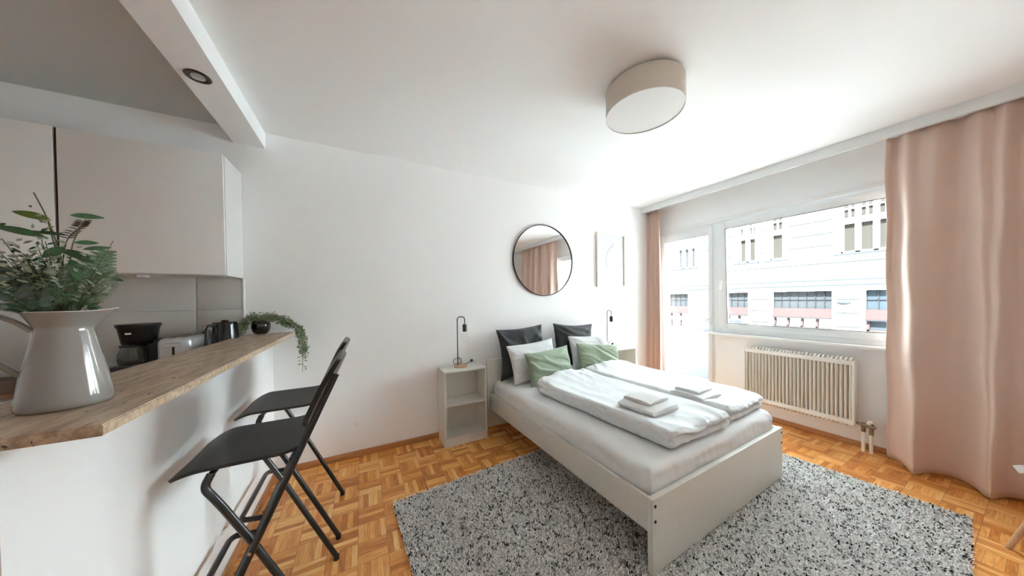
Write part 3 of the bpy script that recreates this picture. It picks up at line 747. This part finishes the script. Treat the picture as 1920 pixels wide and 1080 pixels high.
mb = MB().lathe([(.042, 0), (.042, .003), (.036, .006), (0, .007)], n=32); mb.v = [(x-.038, 2.9-z, y+.305) for x, y, z in mb.v]
tag(mb.build('wall_cover', M['wall']), 'round white junction cover low on the white wall behind the stools', 'cover')

# ceiling lamp
t = thing('ceiling_lamp', 'round linen drum ceiling lamp with white diffuser', 'ceiling lamp', (1.600, 1.218, 2.55))
r = .2285
MB().lathe([(r, 0), (r, .15), (r-.004, .15), (r-.004, 0), (r, 0)], n=96).build('shade', M['shade'], parent=t)
bpy.context.view_layer.update()
MB().lathe([(r-.005, .004), (r-.005, .008), (0, .008)], n=96).lathe([(0, .003), (r-.005, .004)], n=96).build('diffuser', M['shadeb'], parent=t)
MB().lathe([(r-.0045, -.001), (r+.0008, -.001), (r+.0008, .004), (r-.0045, .004), (r-.0045, -.001)], n=96).build('rim', M['shadeb'], parent=t)
MB().lathe([(.06, .12), (.06, .165), (0, .165)], n=32).build('mount', M['sill'], parent=t)
a = -2.10
MB().box(r-.001, r+.0012, -.001, .001, .003, .149, rot=Matrix.Rotation(a, 3, 'Z')).build('seam', M['pale'], parent=t, smooth=False)

# ================================================================== BED
BR = math.radians(1.6); BO = Vector((1.244, .912, 0))
bed = thing('double_bed', 'grey beige laminate double bed frame with bolted footboard', 'bed', (BO.x, BO.y, .022), BR)
BW, BL = 1.552, 1.93; TZ = .373
MB().box(0, BW, 0, .03, 0, TZ, .0015).build('footboard', M['beige'], parent=bed)
MB().box(-.02, BW+.02, BL-.03, BL, 0, .72, .0015).build('headboard', M['beige'], parent=bed)
MB().box(0.002, .024, .031, BL-.031, .200, TZ-.003, .0015).build('side_rail', M['beige'], parent=bed)
MB().box(BW-.024, BW-.002, .031, BL-.031, .200, TZ-.003, .0015).build('side_rail', M['beige'], parent=bed)
MB().box(BW/2-.02, BW/2+.02, .031, BL-.031, .17, .22).build('centre_beam', M['beige'], parent=bed, smooth=False)
for i in range(10): MB().box(.03, BW-.03, .1+i*.18, .17+i*.18, .222, .234).build('slat', M['pale'], parent=bed, smooth=False)
for x in (.018, BW-.018):
    for z in (.338, .262):
        m_ = MB().lathe([(.008, 0), (.008, .003), (.005, .004), (0, .003)], n=16); m_.v = [(x+a_, -c_, z+b_) for a_, b_, c_ in m_.v]; m_.build('bolt', M['blackpl'], parent=bed)

def nz(p, s=1.0, seed=0): return mnoise.noise(Vector((p[0]*s+seed*7.13, p[1]*s-seed*3.7, p[2]*s+seed)))
def dense_box(hx, hy, hz, r, res, rz=None):
    """rounded box surface with evenly spaced vertices, centred on the origin"""
    rz = rz or r
    nx, ny, nz_ = [max(3, int(2*h/res)) for h in (hx, hy, hz)]
    idx = {}; V = []; Fc = []
    def vid(i, j, k):
        if (i, j, k) not in idx:
            p = Vector((-hx+2*hx*i/nx, -hy+2*hy*j/ny, -hz+2*hz*k/nz_))
            q = Vector((max(-hx+r, min(hx-r, p.x)), max(-hy+r, min(hy-r, p.y)), max(-hz+rz, min(hz-rz, p.z))))
            d_ = Vector(((p.x-q.x)/r, (p.y-q.y)/r, (p.z-q.z)/rz))
            if d_.length > 1e-9: 
                m_ = max(abs(d_.x), abs(d_.y), abs(d_.z)); d_ = d_.normalized()*m_
            idx[(i, j, k)] = len(V); V.append(q+Vector((d_.x*r, d_.y*r, d_.z*rz)))
        return idx[(i, j, k)]
    for i in range(nx):
        for j in range(ny):
            for k in (0, nz_): Fc.append((vid(i, j, k), vid(i+1, j, k), vid(i+1, j+1, k), vid(i, j+1, k)))
    for i in range(nx):
        for k in range(nz_):
            for j in (0, ny): Fc.append((vid(i, j, k), vid(i+1, j, k), vid(i+1, j, k+1), vid(i, j, k+1)))
    for j in range(ny):
        for k in range(nz_):
            for i in (0, nx): Fc.append((vid(i, j, k), vid(i, j+1, k), vid(i, j+1, k+1), vid(i, j, k+1)))
    return V, Fc
def in_bed(p): # bed coordinates to world
    c, s = math.cos(BR), math.sin(BR); return Vector((BO.x+p[0]*c-p[1]*s, BO.y+p[0]*s+p[1]*c, p[2]))
def ridge(p, s, seed):
    n = nz(p, s, seed); return (1-abs(n)*2.2)

# mattress with fitted sheet
mx0, mx1, my0, my1, mz0, mz1 = .032, BW-.032, .036, BL-.047, .262, .515
V, Fc = dense_box((mx1-mx0)/2, (my1-my0)/2, (mz1-mz0)/2, .055, .014, .05)
mb = MB(); out = []
cx_, cy_, cz_ = (mx0+mx1)/2, (my0+my1)/2, (mz0+mz1)/2
for v in V:
    p = v+Vector((cx_, cy_, cz_)); hz_ = (p.z-mz0)/(mz1-mz0)
    side = max(abs(v.x)/((mx1-mx0)/2), abs(v.y)/((my1-my0)/2))
    # pleats on the sides, strongest near corners, drag lines on the top edge
    cd = min(abs(abs(v.x)-(mx1-mx0)/2)+abs(abs(v.y)-(my1-my0)/2), 1.0)
    if side > .93:
        al = v.y if abs(v.x)/((mx1-mx0)/2) > abs(v.y)/((my1-my0)/2) else v.x
        pl_ = mnoise.noise(Vector((al*26+p.z*5, p.z*2.5, 3)))*.009*(.45+1.4*math.exp(-cd*6))
        dr = max(0, ridge((al*2.2+p.z*5, p.z*7-al*1.4, 9), 1.3, 2)-.1)*.012
        k = (pl_+dr)*(1-.35*hz_)-.004
        if hz_ < .58: k = min(k, .002)
        n_ = Vector((math.copysign(1, v.x), 0, 0)) if abs(v.x)/((mx1-mx0)/2) > abs(v.y)/((my1-my0)/2) else Vector((0, math.copysign(1, v.y), 0))
        p += n_*k
    p.z += .004*mnoise.noise(Vector((p.x*3, p.y*3, 1)))*(1 if hz_ > .5 else 0)
    dx = p.x-mx0
    if hz_ > .6: p.z += .006*math.exp(-((dx-.06)/.07)**2)*ridge((p.x*2.4+p.y*.6, p.y*.9-p.x*1.2, 0), 3.2, 4)+.004*max(0, ridge((p.x*1.5-p.y*.8, p.y*.5+p.x, 0), 3.0, 14))*math.exp(-(dx/.3)**2)
    out.append(in_bed(p))
mb.add(out, Fc)
tag(mb.build('mattress', M['sheet'], angle=180), 'white mattress in a fitted sheet lying in the bed frame', 'mattress')

def duvet(name, label, A, Bq, Cq, Dq, th, seed, groove):
    """A back-left, B front-left, C front-right, D back-right corners on the mattress"""
    A, Bq, Cq, Dq = [Vector((*q, 0)) for q in (A, Bq, Cq, Dq)]
    V, Fc = dense_box(.5, 1.0, .5, .0001, .012)
    V, Fc = dense_box(.34, .72, th/2, th*.42, .0095, th*.45)
    out = []
    for v in V:
        u = (v.x/.34+1)/2; w = (v.y/.72+1)/2
        g_ = Bq.lerp(Cq, u).lerp(A.lerp(Dq, u), w)
        z = v.z; hz_ = (z/th+.5)
        back = max(0, (w-.80)/.20); front = max(0, (.14-w)/.14)
        zz = hz_*th
        # height field: rolled left edge and back end, calmer middle, thinner front right
        zz *= 1+.30*back*math.sin(PI*min(1, u*1.05))-.18*math.sin(PI*u)*(1-back)-.22*front*u
        p = Vector((g_.x, g_.y, 0))
        if hz_ > .3:
            q = Vector((p.x*1.0+seed, p.y*.8, seed))
            wx = p.x+.05*nz((p.x, p.y, 0), 3, seed+9); wy = p.y+.05*nz((p.y, p.x, 0), 3, seed+4)
            wr = ridge((wx*2.6+wy*.9, wy*1.3-wx*.5, 0), 1.7, seed)*.012+max(0, ridge((wx*4-wy*2.2, wy*1.3+wx*.6, 0), 2.0, seed+3)-.2)*.010*(.4+back+front)+nz((wx*2, wy, 0), 7, seed)*.004
            zz += wr*(.55+.9*back+.45*front)
        side = max(abs(v.x)/.34, abs(v.y)/.72)
        if side > .965:                       # seam between the folded layers and puckers
            gr = math.exp(-((hz_-.47)/.09)**2)*groove
            al = v.y if abs(v.x)/.34 > abs(v.y)/.72 else v.x
            pk = nz((al, z*3, seed), 16, seed)*.008+nz((al, z*2, seed+2), 40, seed)*.003
            if abs(v.x)/.34 > abs(v.y)/.72: sg = math.copysign(1, v.x); p.x += sg*(pk-gr*(1 if sg > 0 else 0)); p.x += 0
            else: sg = math.copysign(1, v.y); p.y += sg*(pk-gr*(1 if sg < 0 else 0))
        p.x += .012*nz((0, p.y, seed), 3.2, seed)*(1 if u < .5 else .5); p.y += .012*nz((p.x, 0, seed), 4, seed)
        p.z = .523+max(zz, 0)
        out.append(p)
    return tag(MB().add(out, Fc).build(name, M['white'], angle=180), label, 'duvet', 'folded white duvets on the bed')
duvet('duvet', 'folded white duvet on the left half of the bed, nearer the camera', (1.40, 2.22), (1.515, .985), (2.165, .99), (2.075, 2.32), .112, 2, .034)
duvet('duvet', 'folded white duvet on the window side of the bed', (2.095, 2.36), (2.185, 1.015), (2.765, 1.05), (2.735, 2.40), .110, 8, .040)

def pillow(name, label, cat, m, w, h, th, c, yaw, lean, roll, seed, group, pinch=.07, wr=1.0, flop=0):
    """c = centre, lean = how far it leans back, roll = turn in its own plane"""
    V = []; n = 44; Fc = []
    for side in (1, -1):
        for j in range(n+1):
            for i in range(n+1):
                u, v = -1+2*i/n, -1+2*j/n
                eu, ev = 1-pinch*(1-v*v)*(abs(u)**1.5), 1-pinch*(1-u*u)*(abs(v)**1.5)
                # edges pull in at the middle of each side, corners stay out
                x = u*w/2*(1-pinch*(1-v*v)); z = v*h/2*(1-pinch*(1-u*u))
                t_ = (max(0, 1-abs(u)**2.6)*max(0, 1-abs(v)**2.6))**.5
                y = side*th/2*t_
                e = max(abs(u), abs(v))
                k = t_*(1-t_)*4
                fa = .5+.35*math.sin(seed*1.7); ca, sa = math.cos(fa), math.sin(fa); al, bc = u*ca-v*sa, u*sa+v*ca
                bc += .35*nz((u, v, 0), 1.3, seed+5)
                y += side*.013*wr*max(0, ridge((al*.55, bc*2.1, 0), 1.0, seed)-.25)*min(1, t_*2.2)
                y += side*.007*wr*nz((al*.9, bc*4.2, 0), 1.0, seed+side)*min(1, t_*3)
                # radiating puckers from the corners
                for cu in (-1, 1):
                    for cv in (-1, 1):
                        du, dv = u-cu, v-cv; rr = math.hypot(du, dv); an = math.atan2(dv, du)
                        y += side*.004*wr*math.sin(an*11+seed)*math.exp(-(rr-.35)**2*9)*min(1, rr*3)*t_
                z += -flop*abs(u)**3*.5*(v > -.3)*(.5+v/2)
                V.append(Vector((x, -y, z)))
    N2 = (n+1)**2
    for j in range(n):
        for i in range(n):
            q = (j*(n+1)+i, j*(n+1)+i+1, (j+1)*(n+1)+i+1, (j+1)*(n+1)+i); Fc.append(q); Fc.append(tuple(N2+k for k in q[::-1]))
    Mx = Matrix.Rotation(yaw, 3, 'Z') @ Matrix.Rotation(-lean, 3, 'X') @ Matrix.Rotation(roll, 3, 'Y')
    mb = MB().add([Mx @ v for v in V], Fc)
    zmin = min(v[2] for v in mb.v)
    o = mb.build(name, m, angle=180); bm = bmesh.new(); bm.from_mesh(o.data); bmesh.ops.remove_doubles(bm, verts=bm.verts, dist=.0004); bm.to_mesh(o.data); bm.free()
    o.location = (c[0], c[1], .520-zmin if c[2] is None else c[2])
    return tag(o, label, cat, group)
G1, G2, G3 = 'charcoal cushions against the headboard', 'white bed pillows', 'sage green cushions'
pillow('cushion', 'charcoal velvet cushion at the left of the headboard', 'cushion', M['dark'], .60, .56, .10, (1.565, 2.742, None), .03, .10, -.05, 1, G1, wr=2.0, flop=.03, pinch=.13)
pillow('cushion', 'charcoal velvet cushion at the window side of the headboard', 'cushion', M['dark'], .60, .55, .10, (2.29, 2.742, None), -.03, .10, .06, 6, G1, wr=2.0, flop=.02, pinch=.13)
pillow('bed_pillow', 'white pillow standing in front of the left charcoal cushion', 'pillow', M['white'], .62, .40, .11, (1.63, 2.600, None), .08, .30, -.05, 3, G2)
pillow('bed_pillow', 'white pillow standing behind the green cushion on the window side', 'pillow', M['white'], .60, .42, .11, (2.43, 2.600, None), -.03, .28, .03, 11, G2)
pillow('cushion', 'sage green cushion in front of the left white pillow', 'cushion', M['green'], .60, .33, .11, (1.735, 2.455, None), .10, .28, -.05, 5, G3, wr=1.1)
pillow('cushion', 'sage green cushion in front of the white pillow on the window side', 'cushion', M['green'], .60, .32, .10, (2.42, 2.455, None), -.06, .34, .10, 9, G3, wr=1.1)

def towel(label, c, rz, w, l, layers, t_, seed):
    """serpentine folded towel; folds face the -x side"""
    T = thing('folded_towel', label, 'towel', c, rz, 'folded towels on the duvets')
    path = []; g_ = t_*1.06
    for k in range(layers):
        z = t_/2+k*g_; xs = np.linspace(-w/2+t_*.6, w/2-t_*.6, 8)
        if k % 2: xs = xs[::-1]
        path += [(x, z+.0015*math.sin(x*40+k)) for x in xs]
        if k < layers-1:
            s_ = 1 if k % 2 == 0 else -1
            for a in (-45, 0, 45): path.append((s_*(w/2-t_*.6)+s_*g_*.5*math.cos(math.radians(a)), z+g_*.5+g_*.5*math.sin(math.radians(a))))
    P = [Vector((x, 0, z)) for x, z in path]; prof = []
    for sd in (1, -1):
        L_ = []
        for i, p in enumerate(P):
            d_ = (P[min(i+1, len(P)-1)]-P[max(i-1, 0)]).normalized(); n_ = Vector((-d_.z, 0, d_.x)); L_.append(p+n_*t_*.44*sd)
        prof += L_ if sd == 1 else L_[::-1]
    nn = len(prof); mb = MB(); vs = []; ny = 14
    for j in range(ny+1):
        y = -l/2+l*j/ny; ed = min(1, min(j, ny-j)/1.5)
        for p in prof:
            ux, uy = abs(p.x)/(w/2), abs(y)/(l/2); hgt = p.z/(layers*g_)
            sag = .010*(ux**4+uy**4)*hgt+.003*(1-hgt)*0
            vs.append((p.x*(.97+.03*ed)+.004*nz((p.z*30, y*6, seed), 1.5, seed), y*(1-.02*ux*hgt)+.003*nz((p.x*5, p.z*60, seed), 1, seed), p.z-sag+.006*nz((p.x, y, 0), 8, seed)*hgt))
    fs = [(j*nn+i, j*nn+(i+1) % nn, (j+1)*nn+(i+1) % nn, (j+1)*nn+i) for j in range(ny) for i in range(nn)]
    h_ = nn//2
    for j in (0, ny):
        for i in range(h_-1): fs.append((j*nn+i, j*nn+i+1, j*nn+nn-2-i, j*nn+nn-1-i))
    mb.add(vs, fs); mb.build('cloth', M['towel'], parent=T, angle=50)
    hem = MB()
    for sd in (-1, 1):
        hem.tube([(-w/2+.02, sd*(l/2+.001), t_*.5), (w/2-.02, sd*(l/2+.001), t_*.5)], .0015, 6)
    hem.build('hem', M['towel2'], parent=T)
    return T
towel('larger folded white towel, bottom of the stack on the near duvet', (1.745, 1.315, .626), .06, .29, .27, 3, .0155, 1)
towel('smaller folded white towel on top of the near stack', (1.762, 1.345, .673), .10, .24, .20, 2, .0155, 2)
towel('larger folded white towel, bottom of the stack on the window side duvet', (2.305, 1.315, .624), .03, .27, .25, 2, .0155, 3)
towel('smaller folded white towel on top of the window side stack', (2.315, 1.335, .655), .07, .22, .18, 2, .0145, 4)

# ================================================================== NIGHTSTANDS AND LAMPS
def nightstand(label, x0, x1):
    w_ = (x1-x0)/2; n_ = thing('nightstand', label, 'nightstand', ((x0+x1)/2, 2.765, 0), group='open grey beige nightstands'); m_ = M['beige']; d0, d1 = -.125, .118; H = .715; tk = .017
    MB().box(-w_, -w_+tk, d0, d1, 0, H-tk, .001).build('side_panel', m_, parent=n_, smooth=False)
    MB().box(w_-tk, w_, d0, d1, 0, H-tk, .001).build('side_panel', m_, parent=n_, smooth=False)
    MB().box(-w_, w_, d0, d1, H-tk+.0003, H, .001).build('top', m_, parent=n_, smooth=False)
    MB().box(-w_+tk, w_-tk, d0+.006, d1-.008, .375, .375+tk, .001).build('shelf', m_, parent=n_, smooth=False)
    MB().box(-w_+tk, w_-tk, d0+.006, d1-.008, .062, .062+tk, .001).build('shelf', m_, parent=n_, smooth=False)
    MB().box(-w_+tk, w_-tk, d1-.007, d1, .0, H-tk).build('back_panel', m_, parent=n_, smooth=False)
    MB().box(-w_+tk, w_-tk, d0+.008, d0+.024, .0, .061).build('plinth', m_, parent=n_, smooth=False)
    return n_
nightstand('open grey beige nightstand left of the bed, fully visible', .668, 1.093)
nightstand('grey beige nightstand right of the bed, mostly hidden by a green cushion', 2.86, 3.285)

def table_lamp(label, x, y, z, rz=0):
    t = thing('table_lamp', label, 'table lamp', (x, y, z), rz, group='black bedside lamps with bare bulbs')
    MB().lathe([(.0, .0), (.062, .0), (.064, .003), (.064, .016), (.061, .019), (0, .019)], n=40).build('base', M['oak'], parent=t)
    MB().tube(rounded([(-.03, 0, .018), (-.03, 0, .50), (.047, 0, .50), (.047, 0, .42)], .035, 8), .0052, 12).build('pole', M['blackpl'], parent=t)
    MB().lathe([(.006, .425), (.020, .423), (.022, .418), (.022, .352), (.020, .350), (0, .350)], c=(.047, 0, 0), n=28).build('socket', M['blackpl'], parent=t)
    MB().lathe([(.014, .350), (.016, .338), (.036, .305), (.041, .283), (.036, .262), (.022, .248), (0, .243)], c=(.047, 0, 0), n=28).build('bulb', M['bulb'], parent=t)
    MB().tube(rounded([(-.03, .0, .09), (-.07, .01, .08), (-.066, .03, .022), (0.03, .06, .03), (-.0, -.03, .09), (-.04, -.02, .09), (-.005, .03, .10), (.03, .085, .006), (.10, .09, .004), (.135, .075, .03)], .03, 5), .0026, 8).build('cable', M['blackpl'], parent=t)
    MB().tube([(.13, .077, .03), (.152, .07, .042)], .013, 12).build('plug', M['blackpl'], parent=t)
    return t
table_lamp('black pole lamp with clear bulb on the left nightstand', .868, 2.765, .716)
table_lamp('black pole lamp with clear bulb on the nightstand by the curtain', 2.905, 2.765, .716)

# ================================================================== RADIATOR
rd = thing('radiator', 'cream column radiator on the wall under the window', 'radiator', (3.915, 1.247, .235))
ns = 28; Lr = .81; pit = Lr/ns
sec = MB()
sec.tube([(-.032, 0, .018), (-.032, 0, .535)], .0088, 10).tube([(.02, 0, .018), (.02, 0, .535)], .0088, 10)
sec0 = sec.build('column', M['cream'], parent=rd)
sec0.location = (0, -Lr/2+pit/2, 0)
for i in range(1, ns):
    c = sec0.copy(); COL.objects.link(c); c.parent = rd; c.location = (0, -Lr/2+pit*(i+.5), 0)
hd = MB(); hb_ = MB()
for (z0, mm) in ((.515, hd), (-.018, hb_)):
    mm.box(-.047, .033, -Lr/2, Lr/2, z0+.004, z0+.044, .006)
    for i in range(ns):
        y = -Lr/2+pit*(i+.5); zz = z0+.040 if mm is hd else z0+.006; s_ = 1 if mm is hd else -1
        P = [(-.044+.075*k/8, y, zz+s_*.022*math.sin(PI*k/8)**.6) for k in range(9)]
        mm.tube(P, .0095, 8)
hd.build('top_header', M['creamw'], parent=rd); hb_.build('bottom_header', M['creamw'], parent=rd)
for y in (-Lr/2-.006, Lr/2+.006): MB().box(-.05, .036, y-.008, y+.008, -.012, .56, .005).build('end_plate', M['creamw'], parent=rd)
for y in (-.28, .28): MB().box(.03, .084, y-.012, y+.012, .42, .45).build('bracket', M['creamw'], parent=rd, smooth=False)
MB().tube([(0, -Lr/2-.01, .004), (0, -Lr/2-.06, .004)], .010, 12).build('valve_union', M['brass'], parent=rd)
MB().tube([(-.02, -Lr/2-.045, .004), (-.02, -Lr/2-.13, .0)], .011, 12).tube([(-.0, -Lr/2-.055, .02), (-.0, -Lr/2-.055, -.06)], .014, 12).tube([(-.0, -Lr/2-.10, .02), (-.0, -Lr/2-.10, -.075)], .014, 12).box(-.02, .02, -Lr/2-.115, -Lr/2-.04, -.012, .012, .005).build('valve_body', M['brass'], parent=rd)
MB().tube([(-.005, -Lr/2-.085, .01), (-.02, -Lr/2-.098, .045)], [.012, .015], 12).build('valve_knob', M['creamw'], parent=rd)
MB().tube([(0, -Lr/2-.055, -.05), (0, -Lr/2-.055, -.235)], .0115, 12).build('pipe', M['creamw'], parent=rd)
MB().tube([(0, -Lr/2-.10, -.06), (0, -Lr/2-.10, -.235)], .0115, 12).build('pipe', M['creamw'], parent=rd)

# ================================================================== CURTAINS
def curtain(name, label, y0, y1, fn, nu, nv, z0, z1, th=.003):
    def f(u, v):
        z = z0+(z1-z0)*v; x, y = fn(u, v); return (x, y, z)
    return tag(MB().sheet(f, nu, nv, th).build(name, M['curtain'], angle=180), label, 'curtain', 'blush pink curtains')
def fold_r(u, v):
    y = .655-1.56*u
    b = (1-v)
    ph = (.655-y)
    big = math.cos(2*PI*(ph-.165)/.29+.35*math.sin(2*PI*ph/.9))
    sm_ = math.cos(2*PI*ph/.125+1.2*math.sin(2*PI*ph/.5))
    sk = math.sin(2*PI*(ph-.165)/.29)
    A = .032+.068*b**.8
    x = 3.815-.028*b**.5-A*big-(.014*(v**1.2)+.012)*sm_
    yy = y+.035*b*sk*(1 if u > .02 else 0)+.004*math.sin(9*z_(v))
    if u < .03: x += .03*(1-u/.03)*b
    return x, yy
def z_(v): return 2.6*v
curtain('curtain', 'wide blush pink curtain hanging right of the window to the floor', 0, 0, fold_r, 420, 60, .018, 2.66)
def fold_l(u, v):
    wtop, wbot = .20, .255; w_ = wtop+(wbot-wtop)*(1-v)**.7
    y = 2.875-w_*u; A = .020+.028*(1-v)
    x = 3.845-.02*(1-v)-A*math.cos(2*PI*u*3.1+.6)-.006*math.sin(2*PI*u*8)
    return x, y+.010*math.sin(2*PI*u*3.1)
curtain('curtain', 'narrow gathered blush pink curtain in the corner beside the balcony door', 0, 0, fold_l, 140, 50, .018, 2.66)
tag(MB().box(3.79, 3.84, RY, D, 2.668, 2.69, .003).build('curtain_rail', M['sill']), 'white curtain rail hidden behind the pelmet board', 'rail')

# ================================================================== RUG
RA = math.radians(4.1); RO = Vector((.162, 2.10)); e1 = Vector((math.cos(RA), math.sin(RA))); e2 = Vector((math.sin(RA), -math.cos(RA)))
RW, RH = 2.99, 2.09
rug = thing('speckled_rug', 'large shaggy black and white speckled rug under the bed', 'rug', (RO.x+(e1*RW/2+e2*RH/2).x, RO.y+(e1*RW/2+e2*RH/2).y, 0), RA)
mr_ = mat('rug_backing', (.45, .43, .41), 1.0)
MB().box(-RW/2+.006, RW/2-.006, -RH/2+.006, RH/2-.006, .001, .010, .002).build('backing', mr_, parent=rug)
rs = np.random.RandomState(3)
sp_ = .0078; nx, ny = int(RW/sp_), int(RH/sp_)
gx, gy = np.meshgrid((np.arange(nx)+.5)/nx*RW-RW/2, (np.arange(ny)+.5)/ny*RH-RH/2)
gx = (gx+rs.uniform(-.5, .5, gx.shape)*sp_).ravel(); gy = (gy+rs.uniform(-.5, .5, gy.shape)*sp_).ravel(); n = gx.size
ang = rs.uniform(0, 2*PI, n); ln = rs.uniform(.006, .013, n); hh = rs.uniform(.006, .012, n); wd = rs.uniform(.0042, .0068, n)
bend = np.stack([np.cos(ang)*ln, np.sin(ang)*ln], 1); sd = np.stack([-np.sin(ang)*wd, np.cos(ang)*wd], 1)
base = np.stack([gx, gy], 1); zb = np.full(n, .008)
def P3(xy, z): return np.concatenate([xy, z[:, None]], 1)
v0 = P3(base-sd*.5, zb); v1 = P3(base+sd*.5, zb); v2 = P3(base+bend*.45+sd*.5, zb+hh*.75); v3 = P3(base+bend*.45-sd*.5, zb+hh*.75)
v4 = P3(base+bend*1.0+sd*.28, zb+hh); v5 = P3(base+bend*1.0-sd*.28, zb+hh); 
VV = np.stack([v0, v1, v2, v3, v4, v5], 1).reshape(-1, 3)
k = np.arange(n)[:, None]*6
FF = np.concatenate([k+np.array([[0, 1, 2, 3]]), k+np.array([[3, 2, 4, 5]])], 0)
me = bpy.data.meshes.new('pile'); me.vertices.add(len(VV)); me.vertices.foreach_set('co', VV.ravel())
me.loops.add(FF.size); me.loops.foreach_set('vertex_index', FF.ravel().astype(np.int32))
me.polygons.add(len(FF)); me.polygons.foreach_set('loop_start', (np.arange(len(FF))*4).astype(np.int32)); me.polygons.foreach_set('loop_total', np.full(len(FF), 4, np.int32))
me.update(calc_edges=True); me.validate()
# yarn colour: clumps of dark tufts among off-white ones
def vnoise(x, y, s, seed):
    r_ = np.random.RandomState(seed); T = r_.rand(256, 256); X = x*s+500; Y = y*s+500; xi = np.floor(X).astype(int); yi = np.floor(Y).astype(int); fx_ = X-xi; fy_ = Y-yi
    fx_ = fx_*fx_*(3-2*fx_); fy_ = fy_*fy_*(3-2*fy_); g_ = lambda a, b_: T[a % 256, b_ % 256]
    return (g_(xi, yi)*(1-fx_)+g_(xi+1, yi)*fx_)*(1-fy_)+(g_(xi, yi+1)*(1-fx_)+g_(xi+1, yi+1)*fx_)*fy_
tone = vnoise(gx, gy, 85, 1)*.62+rs.rand(n)*.38
shade_ = np.where(tone > .69, .018, np.where(tone > .66, .16, .86+.12*(rs.rand(n)-.5)))
at = me.attributes.new('yarn', 'FLOAT', 'POINT'); at.data.foreach_set('value', np.repeat(shade_, 6).astype(np.float32))
my = mat('rug_yarn', (.6, .58, .55), 1.0, spec=.1); N, L, B = nodes_of(my)
an_ = N.new('ShaderNodeAttribute'); an_.attribute_name = 'yarn'
cc = N.new('ShaderNodeVectorMath'); cc.operation = 'SCALE'; cc.inputs[0].default_value = (1.0, .975, .94); L.new(an_.outputs['Fac'], cc.inputs['Scale']); L.new(cc.outputs[0], B.inputs['Base Color'])
me.materials.append(my)
pile = bpy.data.objects.new('pile', me); COL.objects.link(pile); pile.parent = rug; pile['kind'] = 'stuff'

# ================================================================== CHAIR AT THE RIGHT EDGE
ch = thing('shell_chair', 'white shell chair with a wooden leg at the right edge of the picture', 'chair', (3.2135, -.1726, 0), -.4)
def shell(u, v):
    a = (u-.5)*2; w_ = .225+.015*math.sin(PI*v)
    if v < .55:
        t_ = v/.55; y = .195-.395*t_; z = .455+.02*a*a-.012*math.sin(PI*t_)+(-.03*(1-t_/.15)**2 if t_ < .15 else 0)
    else:
        t_ = (v-.55)/.45; y = -.20-.09*t_-.02*math.sin(PI*t_*.5); z = .475+.36*t_+.015*a*a
    return (a*w_*(1-.12*(max(0, v-.85)/.15)**2), y, z)
MB().sheet(shell, 26, 40, .036).build('seat_shell', M['shell'], parent=ch, angle=80)
for sx in (-1, 1):
    for sy in (-1, 1):
        MB().tube([(sx*.225, sy*.215, 0), (sx*.12, sy*.11, .44)], [.011, .017], 16).build('leg', M['oak'], parent=ch)
MB().tube([(-.12, .11, .42), (.12, -.11, .42)], .006, 8).tube([(.12, .11, .42), (-.12, -.11, .42)], .006, 8).build('under_frame', M['blackpl'], parent=ch)
